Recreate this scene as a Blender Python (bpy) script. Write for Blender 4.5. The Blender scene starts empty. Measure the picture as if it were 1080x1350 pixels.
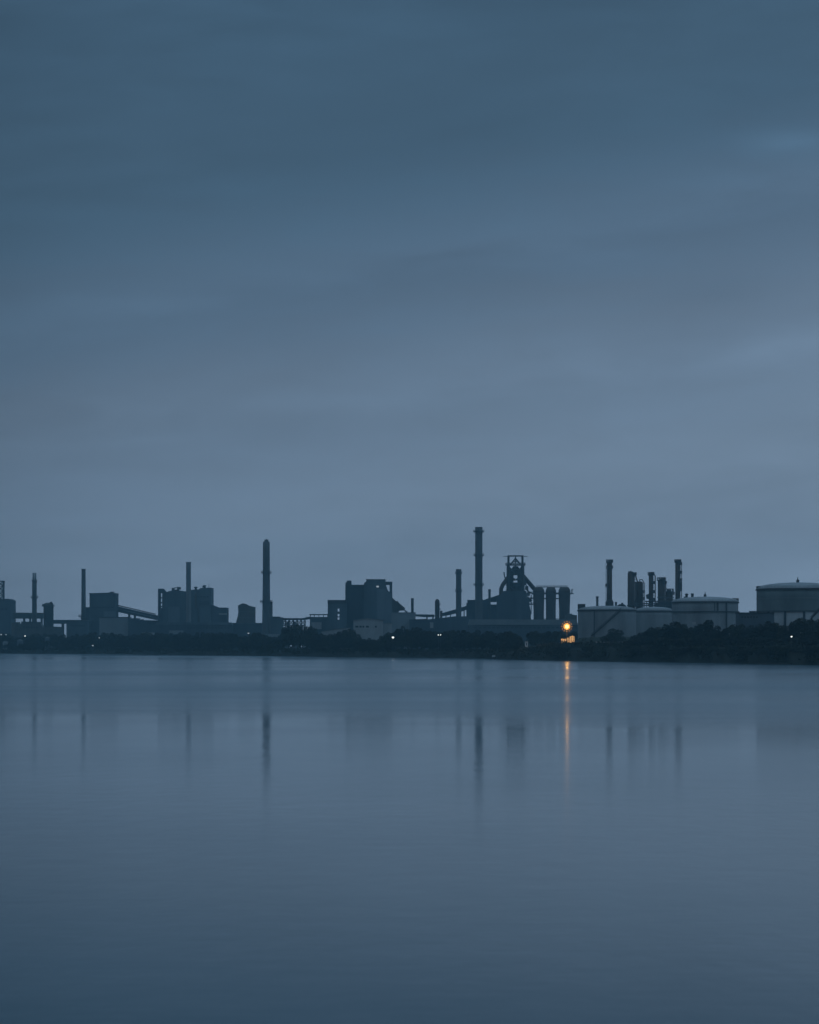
import bpy, bmesh, math, random
from mathutils import Vector
random.seed(11)
C = bpy.context.scene.collection
PI = math.pi
F, HC, YH = 3400.0, 8.0, 850.0        # focal length in photo pixels, eye height (m), horizon row

# ------------------------------------------------------------------ mesh builder
class MB:
    def __init__(s): s.v = []; s.f = []
    def add(s, vs, fs):
        n = len(s.v); s.v += [tuple(p) for p in vs]; s.f += [tuple(i + n for i in q) for q in fs]; return s
    def box(s, x0, x1, y0, y1, z0, z1):
        return s.add([(x0,y0,z0),(x1,y0,z0),(x1,y1,z0),(x0,y1,z0),(x0,y0,z1),(x1,y0,z1),(x1,y1,z1),(x0,y1,z1)],
                     [(3,2,1,0),(4,5,6,7),(0,1,5,4),(1,2,6,5),(2,3,7,6),(3,0,4,7)])
    def prism(s, pts, y0, y1):                      # outline in x,z; given depth
        n = len(pts)
        area = sum(pts[i][0]*pts[(i+1)%n][1]-pts[(i+1)%n][0]*pts[i][1] for i in range(n))
        if area < 0: pts = pts[::-1]
        vs = [(x,y0,z) for x,z in pts] + [(x,y1,z) for x,z in pts]
        fs = [tuple(range(n)), tuple(range(2*n-1, n-1, -1))]
        fs += [(i, i+n, (i+1)%n+n, (i+1)%n) for i in range(n)]
        return s.add(vs, fs)
    def lathe(s, cx, cy, prof, n=28):               # prof [(r,z)], bottom to top, closed with caps
        vs = []; fs = []
        for r, z in prof:
            for k in range(n):
                a = 2*PI*k/n; vs.append((cx+r*math.cos(a), cy+r*math.sin(a), z))
        m = len(prof)
        for j in range(m-1):
            for k in range(n):
                k2 = (k+1)%n; fs.append((j*n+k, j*n+k2, (j+1)*n+k2, (j+1)*n+k))
        fs.append(tuple(range(n-1,-1,-1))); fs.append(tuple((m-1)*n+k for k in range(n)))
        return s.add(vs, fs)
    def cyl(s, cx, cy, z0, z1, r0, r1=None, n=20): return s.lathe(cx, cy, [(r0,z0),(r0 if r1 is None else r1,z1)], n)
    def ring(s, cx, cy, z0, z1, ri, ro, n=28):
        vs = []; fs = []
        for r, z in ((ri,z0),(ro,z0),(ro,z1),(ri,z1)):
            for k in range(n):
                a = 2*PI*k/n; vs.append((cx+r*math.cos(a), cy+r*math.sin(a), z))
        for j in range(4):
            for k in range(n):
                k2=(k+1)%n; j2=(j+1)%4
                fs.append((j*n+k, j*n+k2, j2*n+k2, j2*n+k))
        return s.add(vs, fs)
    def tube(s, pts, r, n=10):
        P = [Vector(p) for p in pts]; vs = []; fs = []
        for i, p in enumerate(P):
            d = (P[min(i+1,len(P)-1)]-P[max(i-1,0)]).normalized()
            u = d.cross(Vector((0,1,0)) if abs(d.y) < .9 else Vector((1,0,0))).normalized(); w = d.cross(u)
            rr = r[i] if isinstance(r, (list,tuple)) else r
            for k in range(n):
                a = 2*PI*k/n; vs.append(p+u*(rr*math.cos(a))+w*(rr*math.sin(a)))
        for i in range(len(P)-1):
            for k in range(n):
                k2=(k+1)%n; fs.append((i*n+k,(i+1)*n+k,(i+1)*n+k2,i*n+k2))
        fs.append(tuple(range(n))); fs.append(tuple((len(P)-1)*n+k for k in range(n-1,-1,-1)))
        return s.add(vs, fs)
    def bar(s, p, q, w=.3): return s.tube([p, q], w*.7071, 4)
    def build(s, name, mat, parent=None, smooth=False):
        me = bpy.data.meshes.new(name); me.from_pydata(s.v, [], s.f); me.materials.append(mat)
        bm = bmesh.new(); bm.from_mesh(me); bmesh.ops.recalc_face_normals(bm, faces=bm.faces); bm.to_mesh(me); bm.free()
        if smooth:
            for p in me.polygons: p.use_smooth = len(p.vertices) == 4
        o = bpy.data.objects.new(name, me); C.objects.link(o)
        if parent is not None: o.parent = parent
        return o

def tag(o, label, cat=None, group=None, kind=None):
    if label: o['label'] = label
    if cat: o['category'] = cat
    if group: o['group'] = group
    if kind: o['kind'] = kind
    return o

# ------------------------------------------------------------------ materials
def lin(r, g, b):
    f = lambda c: (c/255/12.92) if c/255 <= .04045 else ((c/255+.055)/1.055)**2.4
    return (f(r), f(g), f(b))
def mat(name, col, var=.35, scale=.12, rough=.85, streak=3.0, spec=.2):
    m = bpy.data.materials.new(name); m.use_nodes = True; nt = m.node_tree; b = nt.nodes['Principled BSDF']
    tc = nt.nodes.new('ShaderNodeTexCoord'); mp = nt.nodes.new('ShaderNodeMapping'); mp.inputs['Scale'].default_value = (1,1,1/streak)
    n = nt.nodes.new('ShaderNodeTexNoise'); n.inputs['Scale'].default_value = scale; n.inputs['Detail'].default_value = 6; n.inputs['Roughness'].default_value = .65
    r = nt.nodes.new('ShaderNodeValToRGB')
    r.color_ramp.elements[0].position = .3; r.color_ramp.elements[1].position = .72
    r.color_ramp.elements[0].color = tuple(c*(1-var) for c in col)+(1,); r.color_ramp.elements[1].color = tuple(min(1,c*(1+var)) for c in col)+(1,)
    L = nt.links.new
    L(tc.outputs['Object'], mp.inputs['Vector']); L(mp.outputs[0], n.inputs['Vector']); L(n.outputs[0], r.inputs['Fac']); L(r.outputs[0], b.inputs['Base Color'])
    b.inputs['Roughness'].default_value = rough; b.inputs['Specular IOR Level'].default_value = spec
    return m
def glow(name, col, strength):
    m = bpy.data.materials.new(name); m.use_nodes = True; b = m.node_tree.nodes['Principled BSDF']
    b.inputs['Base Color'].default_value = (.1,.1,.1,1); b.inputs['Emission Color'].default_value = col+(1,); b.inputs['Emission Strength'].default_value = strength
    return m
M = dict(
    concrete = mat('weathered concrete', (.13,.13,.135), .35, .09, streak=5),
    brick    = mat('sooty brick', (.10,.085,.075), .4, .2),
    steel    = mat('dark steel', (.07,.072,.075), .4, .3, .6),
    rust     = mat('rusty plate', (.085,.062,.05), .45, .12, .8),
    clad     = mat('grey green cladding', (.10,.122,.14), .5, .05, streak=8),
    clad_b   = mat('slate cladding', (.062,.073,.088), .5, .05, streak=8),
    clad_m   = mat('blue grey cladding', (.155,.18,.205), .4, .05, streak=8),
    concrete_l = mat('pale concrete', (.22,.22,.225), .3, .09, streak=5),
    clad_l   = mat('pale cladding', (.25,.265,.275), .25, .06, streak=6),
    sheet    = mat('light roof sheeting', (.19,.20,.205), .25, .05, streak=1),
    roof     = mat('bitumen roof', (.06,.06,.062), .3, .1, streak=1),
    render   = mat('pale render', (.36,.365,.365), .22, .15, streak=3),
    tank     = mat('tank paint', (.27,.28,.285), .34, .1, .6, 4, .3),
    tank_d   = mat('green grey tank paint', (.15,.18,.18), .34, .1, .6, 4, .3),
    tanktop  = mat('tank roof paint', (.33,.34,.35), .22, .15, .6, 1, .3),
    glass    = mat('dark window glass', (.03,.035,.04), .2, .5, .15, 1, .5),
    leaf     = mat('dark leaves', (.034,.036,.03), .5, .35, .8, 1, .1),
    leaf_b   = mat('olive leaves', (.044,.046,.03), .5, .35, .8, 1, .1),
    bark     = mat('bark', (.07,.055,.045), .35, 1.0, .9, 4),
    earth    = mat('bank soil and grass', (.03,.032,.026), .5, .06, .95, 1, .1),
    berm     = mat('grassed berm', (.038,.042,.032), .45, .12, .95, 1, .1),
    white    = mat('white paint', (.75,.75,.73), .1, .8, .5, 1),
    hull     = mat('dark hull paint', (.04,.045,.055), .2, .8, .4, 1),
    wood     = mat('bleached boards', (.50,.42,.32), .4, .9, .8, 3),
    l_warm   = glow('sodium lamp', (1.0,.60,.16), 3.2), halo_amber = glow('amber halo glow', (1.0,.42,.06), 1.5), halo_faint = glow('faint amber halo glow', (1.0,.36,.05), .7),  # both ambers are added glow imitating the glare round the sodium lamp
    l_white  = glow('white lamp', (.92,1.0,.95), 2.2),
    l_dim    = glow('dim pale lamp and hole glow', (.75,.9,1.0), .42),
)

# ------------------------------------------------------------------ a thing at a depth
class T:
    def __init__(s, name, label, cat, px, D, z0=4.0, group=None, y=0):
        s.px, s.D, s.z0 = px, D, z0
        o = bpy.data.objects.new(name, None); C.objects.link(o)
        o.location = ((px-540)/F*D, D, z0); s.o = tag(o, label, cat, group)
    def X(s, px): return (px-s.px)/F*s.D
    def Z(s, py): return HC+(YH-py)/F*s.D-s.z0
    def S(s, n): return n/F*s.D
    def P(s, px, py, y=0): return (s.X(px), y, s.Z(py))
    def put(s, name, mb, m, smooth=False, parent=None, label=None):
        o = mb.build(name, M[m], parent or s.o, smooth)
        if label: o['label'] = label
        return o
def bxp(t, mb, x0, x1, yt, yb=None, d0=0, d1=20):     # a box by picture rows; yb None goes to the ground
    return mb.box(t.X(x0), t.X(x1), d0, d1, -.8 if yb is None else t.Z(yb), t.Z(yt))
def poly(t, pts): return [(t.X(a), t.Z(b) if b is not None else -.8) for a, b in pts]
def windows(t, x0, x1, y0, y1, n, d=-.06, frac=.6, name='window', m='glass'):
    w = (x1-x0)/n
    for k in range(n):
        mb = MB(); bxp(t, mb, x0+k*w+w*(1-frac)/2, x0+(k+1)*w-w*(1-frac)/2, y0, y1, d, d+.3); t.put(name, mb, m)
def rails(mb, x0, x1, y0, y1, z, h=1.2, n=6, w=.12):
    pts = [(x0,y0),(x1,y0),(x1,y1),(x0,y1),(x0,y0)]
    for (a,b),(c,d) in zip(pts, pts[1:]):
        mb.bar((a,b,z+h),(c,d,z+h),w); mb.bar((a,b,z+h*.5),(c,d,z+h*.5),w*.7)
        for k in range(n): mb.bar((a+(c-a)*k/n,b+(d-b)*k/n,z),(a+(c-a)*k/n,b+(d-b)*k/n,z+h),w)
def round_rail(mb, r, z, h=1.2, n=16, w=.12, cx=0, cy=0):
    P = [(cx+r*math.cos(2*PI*k/n), cy+r*math.sin(2*PI*k/n)) for k in range(n)]
    for k in range(n):
        a, b = P[k], P[(k+1)%n]
        mb.bar((*a,z+h),(*b,z+h),w); mb.bar((*a,z+h*.5),(*b,z+h*.5),w*.7); mb.bar((*a,z),(*a,z+h),w)
def ladder(mb, x, y, z0, z1, w=.5):
    mb.bar((x-w/2,y,z0),(x-w/2,y,z1),.09); mb.bar((x+w/2,y,z0),(x+w/2,y,z1),.09)
    k = z0
    while k < z1: mb.bar((x-w/2,y,k),(x+w/2,y,k),.05); k += 1.2

def chimney(px, D, wt, wb, ytop, label, rings=(), m='concrete', rim=True, group='tall factory chimneys', name='chimney'):
    t = T(name, label, 'chimney', px, D, group=group)
    rt, rb, zt = t.S(wt)/2, t.S(wb)/2, t.Z(ytop)
    n = 14; prof = []
    for k in range(n+1):
        u = k/n; prof.append((rb+(rt-rb)*u - (rb-rt)*.22*math.sin(PI*u), -.8+(zt+.8)*u))
    R = lambda z: rb+(rt-rb)*max(0,(z+.8)/(zt+.8))
    t.put('shaft', MB().lathe(0,0,prof,28), m, True)
    if rim: t.put('rim', MB().ring(0,0,zt-1.4,zt+.25,rt*.72,rt+.08), m)
    for yr, e in rings:
        e *= 1.35; z = t.Z(yr); mb = MB().ring(0,0,z-.8,z,R(z)*.9,R(z)+e)
        for k in range(8):
            a = 2*PI*k/8; r = R(z); mb.bar((r*.95*math.cos(a),r*.95*math.sin(a),z-e*1.3),((r+e-.1)*math.cos(a),(r+e-.1)*math.sin(a),z-.3),.18)
        pf = t.put('platform', mb, 'steel'); mb = MB(); round_rail(mb, R(z)+e-.1, z); t.put('handrail', mb, 'steel', parent=pf)
    mb = MB(); ladder(mb, 0, -rb-.35, 2, zt-1); t.put('ladder', mb, 'steel')
    return t

# ------------------------------------------------------------------ world
W = bpy.data.worlds.new('World'); bpy.context.scene.world = W; W.use_nodes = True
nt = W.node_tree; nt.nodes.clear(); L = nt.links.new
def N(t, **k):
    n = nt.nodes.new(t)
    for a, b in k.items(): setattr(n, a, b)
    return n
def Mx(op, a, b=None, c=None, clamp=False):
    n = N('ShaderNodeMath', operation=op, use_clamp=clamp)
    for i, v in enumerate((a,b,c)):
        if v is None: continue
        if isinstance(v, (int,float)): n.inputs[i].default_value = v
        else: L(v, n.inputs[i])
    return n.outputs[0]
tc = N('ShaderNodeTexCoord'); sx = N('ShaderNodeSeparateXYZ'); L(tc.outputs['Generated'], sx.inputs[0])
az = Mx('ARCTAN2', sx.outputs[0], sx.outputs[1]); el = Mx('ARCSINE', sx.outputs[2])
cv = N('ShaderNodeCombineXYZ'); L(Mx('ADD', Mx('MULTIPLY', az, 5.0), Mx('MULTIPLY', el, 9.0)), cv.inputs[0]); L(Mx('ADD', Mx('MULTIPLY', el, 34.0), Mx('MULTIPLY', az, -3.0)), cv.inputs[1]); cv.inputs[2].default_value = 3.7
no = N('ShaderNodeTexNoise'); no.inputs['Scale'].default_value = .75; no.inputs['Detail'].default_value = 5; no.inputs['Roughness'].default_value = .5; no.inputs['Distortion'].default_value = .35
L(cv.outputs[0], no.inputs['Vector'])
cv2 = N('ShaderNodeCombineXYZ'); L(Mx('ADD', Mx('MULTIPLY', az, 15.0), Mx('MULTIPLY', el, 6.0)), cv2.inputs[0]); L(Mx('ADD', Mx('MULTIPLY', el, 62.0), Mx('MULTIPLY', az, -5.0)), cv2.inputs[1]); cv2.inputs[2].default_value = 8.3
no2 = N('ShaderNodeTexNoise'); no2.inputs['Scale'].default_value = 1.0; no2.inputs['Detail'].default_value = 6; no2.inputs['Roughness'].default_value = .55; no2.inputs['Distortion'].default_value = .5
L(cv2.outputs[0], no2.inputs['Vector'])
fine = Mx('SUBTRACT', no2.outputs[0], .5)
cloud = Mx('ADD', Mx('SUBTRACT', no.outputs[0], .5), Mx('MULTIPLY', fine, .95))
def blob(u, v, su, sv, amp, tilt=0.0):               # a cloud bank round one direction of the sky
    a0, e0 = (u-540)/F, (YH-v)/F
    da = Mx('SUBTRACT', az, a0); de = Mx('SUBTRACT', Mx('SUBTRACT', el, e0), Mx('MULTIPLY', da, tilt))
    q = Mx('ADD', Mx('POWER', Mx('ABSOLUTE', Mx('DIVIDE', da, su/F)), 2.0), Mx('POWER', Mx('ABSOLUTE', Mx('DIVIDE', de, sv/F)), 2.0))
    return Mx('MULTIPLY', Mx('EXPONENT', Mx('MULTIPLY', q, -1.0)), amp)
banks = [blob(1035,200,60,14,.14), blob(1050,468,190,24,.11,.08), blob(935,400,120,36,-.07,.12), blob(480,160,330,60,-.08,.1),
         blob(1050,250,170,30,.07), blob(700,25,110,40,-.05), blob(120,540,170,16,.05), blob(330,560,140,25,-.05), blob(1040,560,140,18,-.04), blob(200,405,150,14,.04), blob(400,460,90,25,-.04)]
tot = banks[0]
for b in banks[1:]: tot = Mx('ADD', tot, b)
wob = Mx('MULTIPLY', fine, 4.0)
gain = Mx('ADD', 1.0, Mx('ADD', Mx('MULTIPLY', cloud, .40), Mx('MULTIPLY', tot, Mx('ADD', 1.0, wob))))
# the deck is darker towards the west (left)
west = Mx('MULTIPLY', Mx('SMOOTH_MIN', 0.0, Mx('ADD', az, .105), .06), 2.6)
gain = Mx('MULTIPLY', gain, Mx('MAXIMUM', .72, Mx('ADD', 1.0, west)))
ele = Mx('ADD', Mx('SUBTRACT', el, Mx('MULTIPLY', Mx('MAXIMUM', -.2, Mx('MINIMUM', .2, az)), .16)), Mx('MULTIPLY', cloud, .03))
rp = N('ShaderNodeValToRGB'); rp.color_ramp.interpolation = 'EASE'
stops = [(0,(128,150,174)),(150,(121,143,167)),(330,(106,128,152)),(480,(87,112,137)),(650,(69,97,121)),(860,(65,93,117)),(1250,(76,105,131)),(2300,(124,160,190)),(5340,(152,187,216))]
cr = rp.color_ramp
while len(cr.elements) < len(stops): cr.elements.new(.5)
for e, (p, c) in zip(cr.elements, stops): e.position = p/5340; e.color = lin(*c)+(1,)
L(Mx('DIVIDE', ele, 5340/F), rp.inputs[0])
mu = N('ShaderNodeMix', data_type='RGBA', blend_type='MULTIPLY'); mu.inputs[0].default_value = 1
L(rp.outputs[0], mu.inputs[6])
gc = N('ShaderNodeCombineColor'); [L(gain, gc.inputs[i]) for i in range(3)]
L(gc.outputs[0], mu.inputs[7])
sky = N('ShaderNodeTexSky', sky_type='NISHITA'); sky.sun_disc = False
SUN_EL, SUN_AZ = math.radians(1.5), math.radians(205)
sky.sun_elevation = SUN_EL; sky.sun_rotation = SUN_AZ
bg1 = N('ShaderNodeBackground'); L(mu.outputs[2], bg1.inputs[0]); bg1.inputs[1].default_value = 1.0
bg2 = N('ShaderNodeBackground'); L(sky.outputs[0], bg2.inputs[0]); bg2.inputs[1].default_value = .05
ms = N('ShaderNodeMixShader'); ms.inputs[0].default_value = .06      # a little of the clear dusk sky comes through the cloud deck
L(bg1.outputs[0], ms.inputs[1]); L(bg2.outputs[0], ms.inputs[2])
wo = N('ShaderNodeOutputWorld'); L(ms.outputs[0], wo.inputs[0])

sun = bpy.data.lights.new('sun', 'SUN'); sun.energy = .02; sun.angle = math.radians(25); sun.color = (1,.93,.85)
so = bpy.data.objects.new('sun', sun); C.objects.link(so)
sd = Vector((math.sin(SUN_AZ)*math.cos(.5), math.cos(SUN_AZ)*math.cos(.5), math.sin(.5)))
so.rotation_euler = sd.to_track_quat('Z','Y').to_euler(); so.location = (0,0,400)

# ------------------------------------------------------------------ shore, land, water, haze
SH = [(0,861.5),(100,862.2),(200,863),(300,864),(400,865.6),(500,866.8),(560,867.2),(610,867.6),(640,868.2),(665,869.3),(700,870.4),(760,871.4),(800,872),(900,873.6),(1000,875.2),(1080,876.8)]
def lerp(tab, x):
    if x <= tab[0][0]: return tab[0][1]
    for (a,b),(c,d) in zip(tab, tab[1:]):
        if x <= c: return b+(d-b)*(x-a)/(c-a)
    return tab[-1][1]
def shoreD(px): return HC*F/(lerp(SH, px)-YH)
def bankH(px): return 4.0+3.4*max(0, min(1, (px-665)/70))**1.5 if px > 665 else 4.0
def ground(px, D):
    d = D-shoreD(px); h = bankH(px)
    if d <= 0: return d*.25
    r = 22 if px < 680 else 30
    u = min(1, d/r); return h*(1-(1-u)**2)
sp = [(-3400,2750,4.0),(-1800,2600,4.0),(-900,2480,4.0)]
for px in range(-160, 1241, 8):
    D = shoreD(px) + (6*math.sin(px*.13)+4*math.sin(px*.37+1))*.8
    sp.append(((px-540)/F*D, D, bankH(px)))
sp += [(420,880,7.4),(800,760,7.4),(1700,640,7.4),(3400,600,7.4)]
vs, fs = [], []
offs = [-12,-3,0,2.5,6,10,16,22,30,60,120,260,520]
for x, y, h in sp:
    for d in offs:
        r = 22 if h < 4.6 else 30
        u = max(0, min(1, d/r)); z = d*.18 if d < 0 else h*(1-(1-u)**2)
        if d > 0: z += .35*u*math.sin(x*.11+d*.3)+.25*u*math.sin(x*.31+d)
        vs.append((x, y+d, z))
    vs.append((x, 3600, 3.8))
k = len(offs)+1
for i in range(len(sp)-1):
    for j in range(k-1): fs.append((i*k+j, (i+1)*k+j, (i+1)*k+j+1, i*k+j+1))
land = MB().add(vs, fs).build('land', M['earth'], None, True); tag(land, 'dark grassed far shore carrying the works', None, None, 'structure')

water = MB().add([(-3400,-250,0),(3400,-250,0),(3400,3300,0),(-3400,3300,0)], [(0,1,2,3)])
wm = bpy.data.materials.new('estuary water'); wm.use_nodes = True; nt = wm.node_tree; L = nt.links.new
b = nt.nodes['Principled BSDF']; b.inputs['IOR'].default_value = 1.333; b.inputs['Specular IOR Level'].default_value = .5
geo = N('ShaderNodeNewGeometry'); sp_ = N('ShaderNodeSeparateXYZ'); L(geo.outputs['Position'], sp_.inputs[0])
X, Y = sp_.outputs[0], sp_.outputs[1]
def noise(sx_, sy_, scale=1, detail=3, z=0.0):
    c = N('ShaderNodeCombineXYZ'); L(Mx('MULTIPLY', X, sx_), c.inputs[0]); L(Mx('MULTIPLY', Y, sy_), c.inputs[1]); c.inputs[2].default_value = z
    n = N('ShaderNodeTexNoise'); n.inputs['Scale'].default_value = scale; n.inputs['Detail'].default_value = detail
    L(c.outputs[0], n.inputs['Vector']); return n.outputs[0]
# a breeze ruffles everything farther out than a slanting line about 280 m off; nearer in it is slack water
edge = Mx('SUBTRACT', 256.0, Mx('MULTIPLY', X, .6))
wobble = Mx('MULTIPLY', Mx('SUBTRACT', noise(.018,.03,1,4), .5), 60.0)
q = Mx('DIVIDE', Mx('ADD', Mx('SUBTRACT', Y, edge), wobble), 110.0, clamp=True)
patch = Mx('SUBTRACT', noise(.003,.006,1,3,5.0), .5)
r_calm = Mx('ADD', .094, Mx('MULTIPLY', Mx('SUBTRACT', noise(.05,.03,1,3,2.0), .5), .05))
belt = Mx('DIVIDE', Mx('SUBTRACT', 800.0, Y), 350.0, clamp=True)          # the breeze is strongest in the nearer half of the ruffled water
r_ruf = Mx('ADD', Mx('ADD', .165, Mx('MULTIPLY', belt, .055)), Mx('MULTIPLY', patch, .32))
rough = Mx('ADD', Mx('MULTIPLY', r_calm, Mx('SUBTRACT', 1.0, q)), Mx('MULTIPLY', r_ruf, q))
L(Mx('MAXIMUM', .04, Mx('MINIMUM', .6, rough)), b.inputs['Roughness'])
mc = N('ShaderNodeMix', data_type='RGBA'); mc.inputs[6].default_value = (.010,.062,.088,1); mc.inputs[7].default_value = (.085,.155,.195,1)   # paler where ruffled: missing sky reflection put into the colour
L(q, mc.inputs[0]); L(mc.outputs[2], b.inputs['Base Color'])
bump = N('ShaderNodeBump'); bump.inputs['Strength'].default_value = 1.0; bump.inputs['Distance'].default_value = 1.0
hgt = Mx('ADD', Mx('ADD', Mx('MULTIPLY', noise(.8,.2,1,2,4.0), .008), Mx('MULTIPLY', noise(.35,.3,1,2,6.0), .006)), Mx('MULTIPLY', noise(.21,.47,1,3,1.0), .003), Mx('MULTIPLY', noise(.02,.05,1,2,9.0), .03))
L(hgt, bump.inputs['Height']); L(bump.outputs[0], b.inputs['Normal'])
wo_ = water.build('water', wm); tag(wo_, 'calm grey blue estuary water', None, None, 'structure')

hz = MB().box(-3600, 3600, -400, 3700, -4, 150)
hm = bpy.data.materials.new('evening haze'); hm.use_nodes = True; nt = hm.node_tree; nt.nodes.clear()
pv = nt.nodes.new('ShaderNodeVolumePrincipled'); om = nt.nodes.new('ShaderNodeOutputMaterial'); nt.links.new(pv.outputs[0], om.inputs['Volume'])
pv.inputs['Color'].default_value = (.43,.82,1,1); pv.inputs['Density'].default_value = 1.3e-4; pv.inputs['Anisotropy'].default_value = 0.0
ho = hz.build('haze', hm); tag(ho, 'thin blue evening haze over the water and works', None, None, 'stuff')

# ------------------------------------------------------------------ far left works
G_LOW = 'low sheds of the works'
t = T('lattice_tower', 'open steel lattice tower cut by the left edge, above the dark block', 'tower', 0.5, 2950)
mb = MB(); w = t.S(4.2); zb, zt = -.5, t.Z(766.5)
for sx_ in (-1,1):
    for sy_ in (-1,1): mb.bar((sx_*w,sy_*w,zb),(sx_*w,sy_*w,zt),1.0)
t.put('leg_frame', mb, 'steel')
mb = MB(); nlev = 14; dz = (zt-zb)/nlev
for i in range(nlev):
    z = zb+i*dz
    for a,b_ in (((-w,-w),(w,-w)),((w,-w),(w,w)),((w,w),(-w,w)),((-w,w),(-w,-w))):
        mb.bar((*a,z+dz),(*b_,z+dz),.6); mb.bar((*a,z),(*b_,z+dz),.5); mb.bar((*b_,z),(*a,z+dz),.5)
t.put('bracing', mb, 'steel')
t.put('top_deck', MB().box(-w-.8,w+.8,-w-.8,w+.8,zt,zt+.7), 'steel')

t = T('boiler_house', 'dark block with a rounded roof corner at the left edge, below the lattice tower', 'building', -5, 2940)
mb = MB(); mb.prism(poly(t, [(-40,None),(-40,791),(4,791),(7,790.8),(9,789.6),(12,789.5),(15.5,791.5),(15.5,None)]), -10, 30); t.put('wall', mb, 'clad_b')
mb = MB(); bxp(t, mb, -41, 4.5, 790, 790.9, -11, 31); t.put('roof', mb, 'roof')
windows(t, -30, 12, 802, 804.5, 9, -10.1)
t = T('pipe_bridge', 'flat pipe bridge between the left edge block and the domed vessel', 'bridge', 35, 2890)
mb = MB(); bxp(t, mb, 15.8, 57, 809.3, 815.6, 0, 5); t.put('deck', mb, 'steel')
mb = MB(); mb.tube([t.P(15.8,808.4,2.5),t.P(57,808.9,2.5)], t.S(.9)); t.put('pipe', mb, 'rust', True)
for x in (31.5, 39.5, 54.5):
    mb = MB(); bxp(t, mb, x-1.2, x+1.2, 815.6, None, .5, 4.5); t.put('pier', mb, 'concrete')
t = chimney(45.4, 2870, 6.0, 7.0, 766, 'squat dark chimney with two thin pale flues at its top, near the left edge', [(787,1.2)], 'brick', False)
for s_ in (-1,1):
    t.put('flue', MB().lathe(s_*t.S(1.35), 0, [(t.S(1.25),t.Z(766.5)),(t.S(1.15),t.Z(755.2))], 16), 'clad_l', True)
mb = MB().ring(0,0,t.Z(766)-.5,t.Z(766)+.2,t.S(2),t.S(3.6)); pf = t.put('platform', mb, 'steel'); mb = MB(); round_rail(mb,t.S(3.5),t.Z(766)+.2); t.put('handrail', mb, 'steel', parent=pf)
t = T('domed_vessel', 'stout domed vessel with a railed head, right of the twin flue chimney', 'vessel', 64, 2850)
r = t.S(6.6)
t.put('shell', MB().lathe(0,0,[(r,-.8),(r,t.Z(800)),(r*1.04,t.Z(799.5)),(r*.98,t.Z(797)),(r*.75,t.Z(795.2)),(r*.4,t.Z(794.6))],28), 'rust', True)
mb = MB().ring(0,0,t.Z(799)-.4,t.Z(799),r*.9,r+1.6); pf = t.put('platform', mb, 'steel'); mb = MB(); round_rail(mb,r+1.5,t.Z(799)); t.put('handrail', mb, 'steel', parent=pf)
mb = MB(); mb.tube([t.P(66,795,-r*.3),t.P(68,793.8,-r*.5),t.P(70,796,-r*.6),t.P(70.4,812,-r*.7)],.7); t.put('pipe', mb, 'steel', True)
mb = MB(); mb.box(-r*1.15,-r*.9,-r*.6,0,t.Z(800),t.Z(796.2)); t.put('cabinet', mb, 'steel')
t = T('conveyor_gallery', 'level conveyor gallery on two legs, right of the domed vessel', 'conveyor', 88, 2800)
mb = MB(); bxp(t, mb, 70, 106, 817.2, 822.4, 0, 5); t.put('gallery', mb, 'clad_b')
for x0, x1 in ((81,84),(87.5,91)):
    mb = MB(); bxp(t, mb, x0, x1, 822.4, None, .5, 4.5); t.put('leg', mb, 'concrete')
t = T('low_shed', 'low sloping shed under the vessel and twin flue chimney', 'shed', 50, 2780, group=G_LOW)
mb = MB(); mb.prism(poly(t, [(15,None),(15,821),(23,820),(26,828),(28,820.5),(52,821),(56,827),(70,826),(80,826.5),(80,None)]), 0, 18); t.put('wall', mb, 'brick')
mb = MB(); mb.prism(poly(t, [(28.2,820.4),(51.8,820.9),(51.8,819.9),(28.2,819.4)]), -1, 19); t.put('roof', mb, 'roof')
windows(t, 30, 50, 826, 828.5, 6, -.08)
t = T('low_shed', 'low pale fronted shed under the thin chimney, left of the tall sinter block', 'shed', 105, 2700, group=G_LOW)
mb = MB(); mb.prism(poly(t, [(87.5,None),(87.5,822),(92,818.5),(117.5,818.5),(117.5,None)]), 0, 22); t.put('wall', mb, 'clad')
mb = MB(); bxp(t, mb, 91, 118, 817.8, 818.45, -.8, 22.8); t.put('roof', mb, 'sheet')
windows(t, 93, 112, 824, 826, 7, -.08)

# ------------------------------------------------------------------ sinter block and inclined conveyor
chimney(110.2, 2760, 5.4, 8.0, 750.3, 'thin slightly tapered chimney standing left of the tall flat sinter block', [(812,2.0)])
t = T('sinter_building', 'tall flat topped block with one small roof box, between thin chimney and inclined conveyor', 'building', 135, 2720)
mb = MB(); bxp(t, mb, 118, 152.6, 782.6, None, 0, 26); 
for k in range(12): bxp(t, mb, 119+k*2.85, 119.35+k*2.85, 783.6, None, -.25, .0)
t.put('wall', mb, 'clad')
mb = MB(); mb.prism(poly(t, [(117.6,782.6),(153,782.6),(153,782),(144,781.3),(117.6,782)]), -.6, 26.6); rf = t.put('roof', mb, 'roof')
mb = MB(); bxp(t, mb, 144, 149, 780, 781.2, 6, 14); t.put('roof_box', mb, 'clad_b', parent=rf)
mb = MB(); bxp(t, mb, 112.5, 117.95, 800.5, None, 3, 20); t.put('annex', mb, 'clad_b')
windows(t, 121, 150, 800, 801.6, 7, -.3)
mb = MB(); bxp(t, mb, 137, 152, 806, 850, -.9, -.3); t.put('wall_panel', mb, 'clad_m')
t = T('low_shed', 'low pale hall in front of the sinter block, under the inclined conveyor', 'shed', 160, 2650, group=G_LOW)
mb = MB(); bxp(t, mb, 131, 170, 814.3, None, 0, 22); t.put('wall', mb, 'clad_l')
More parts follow.
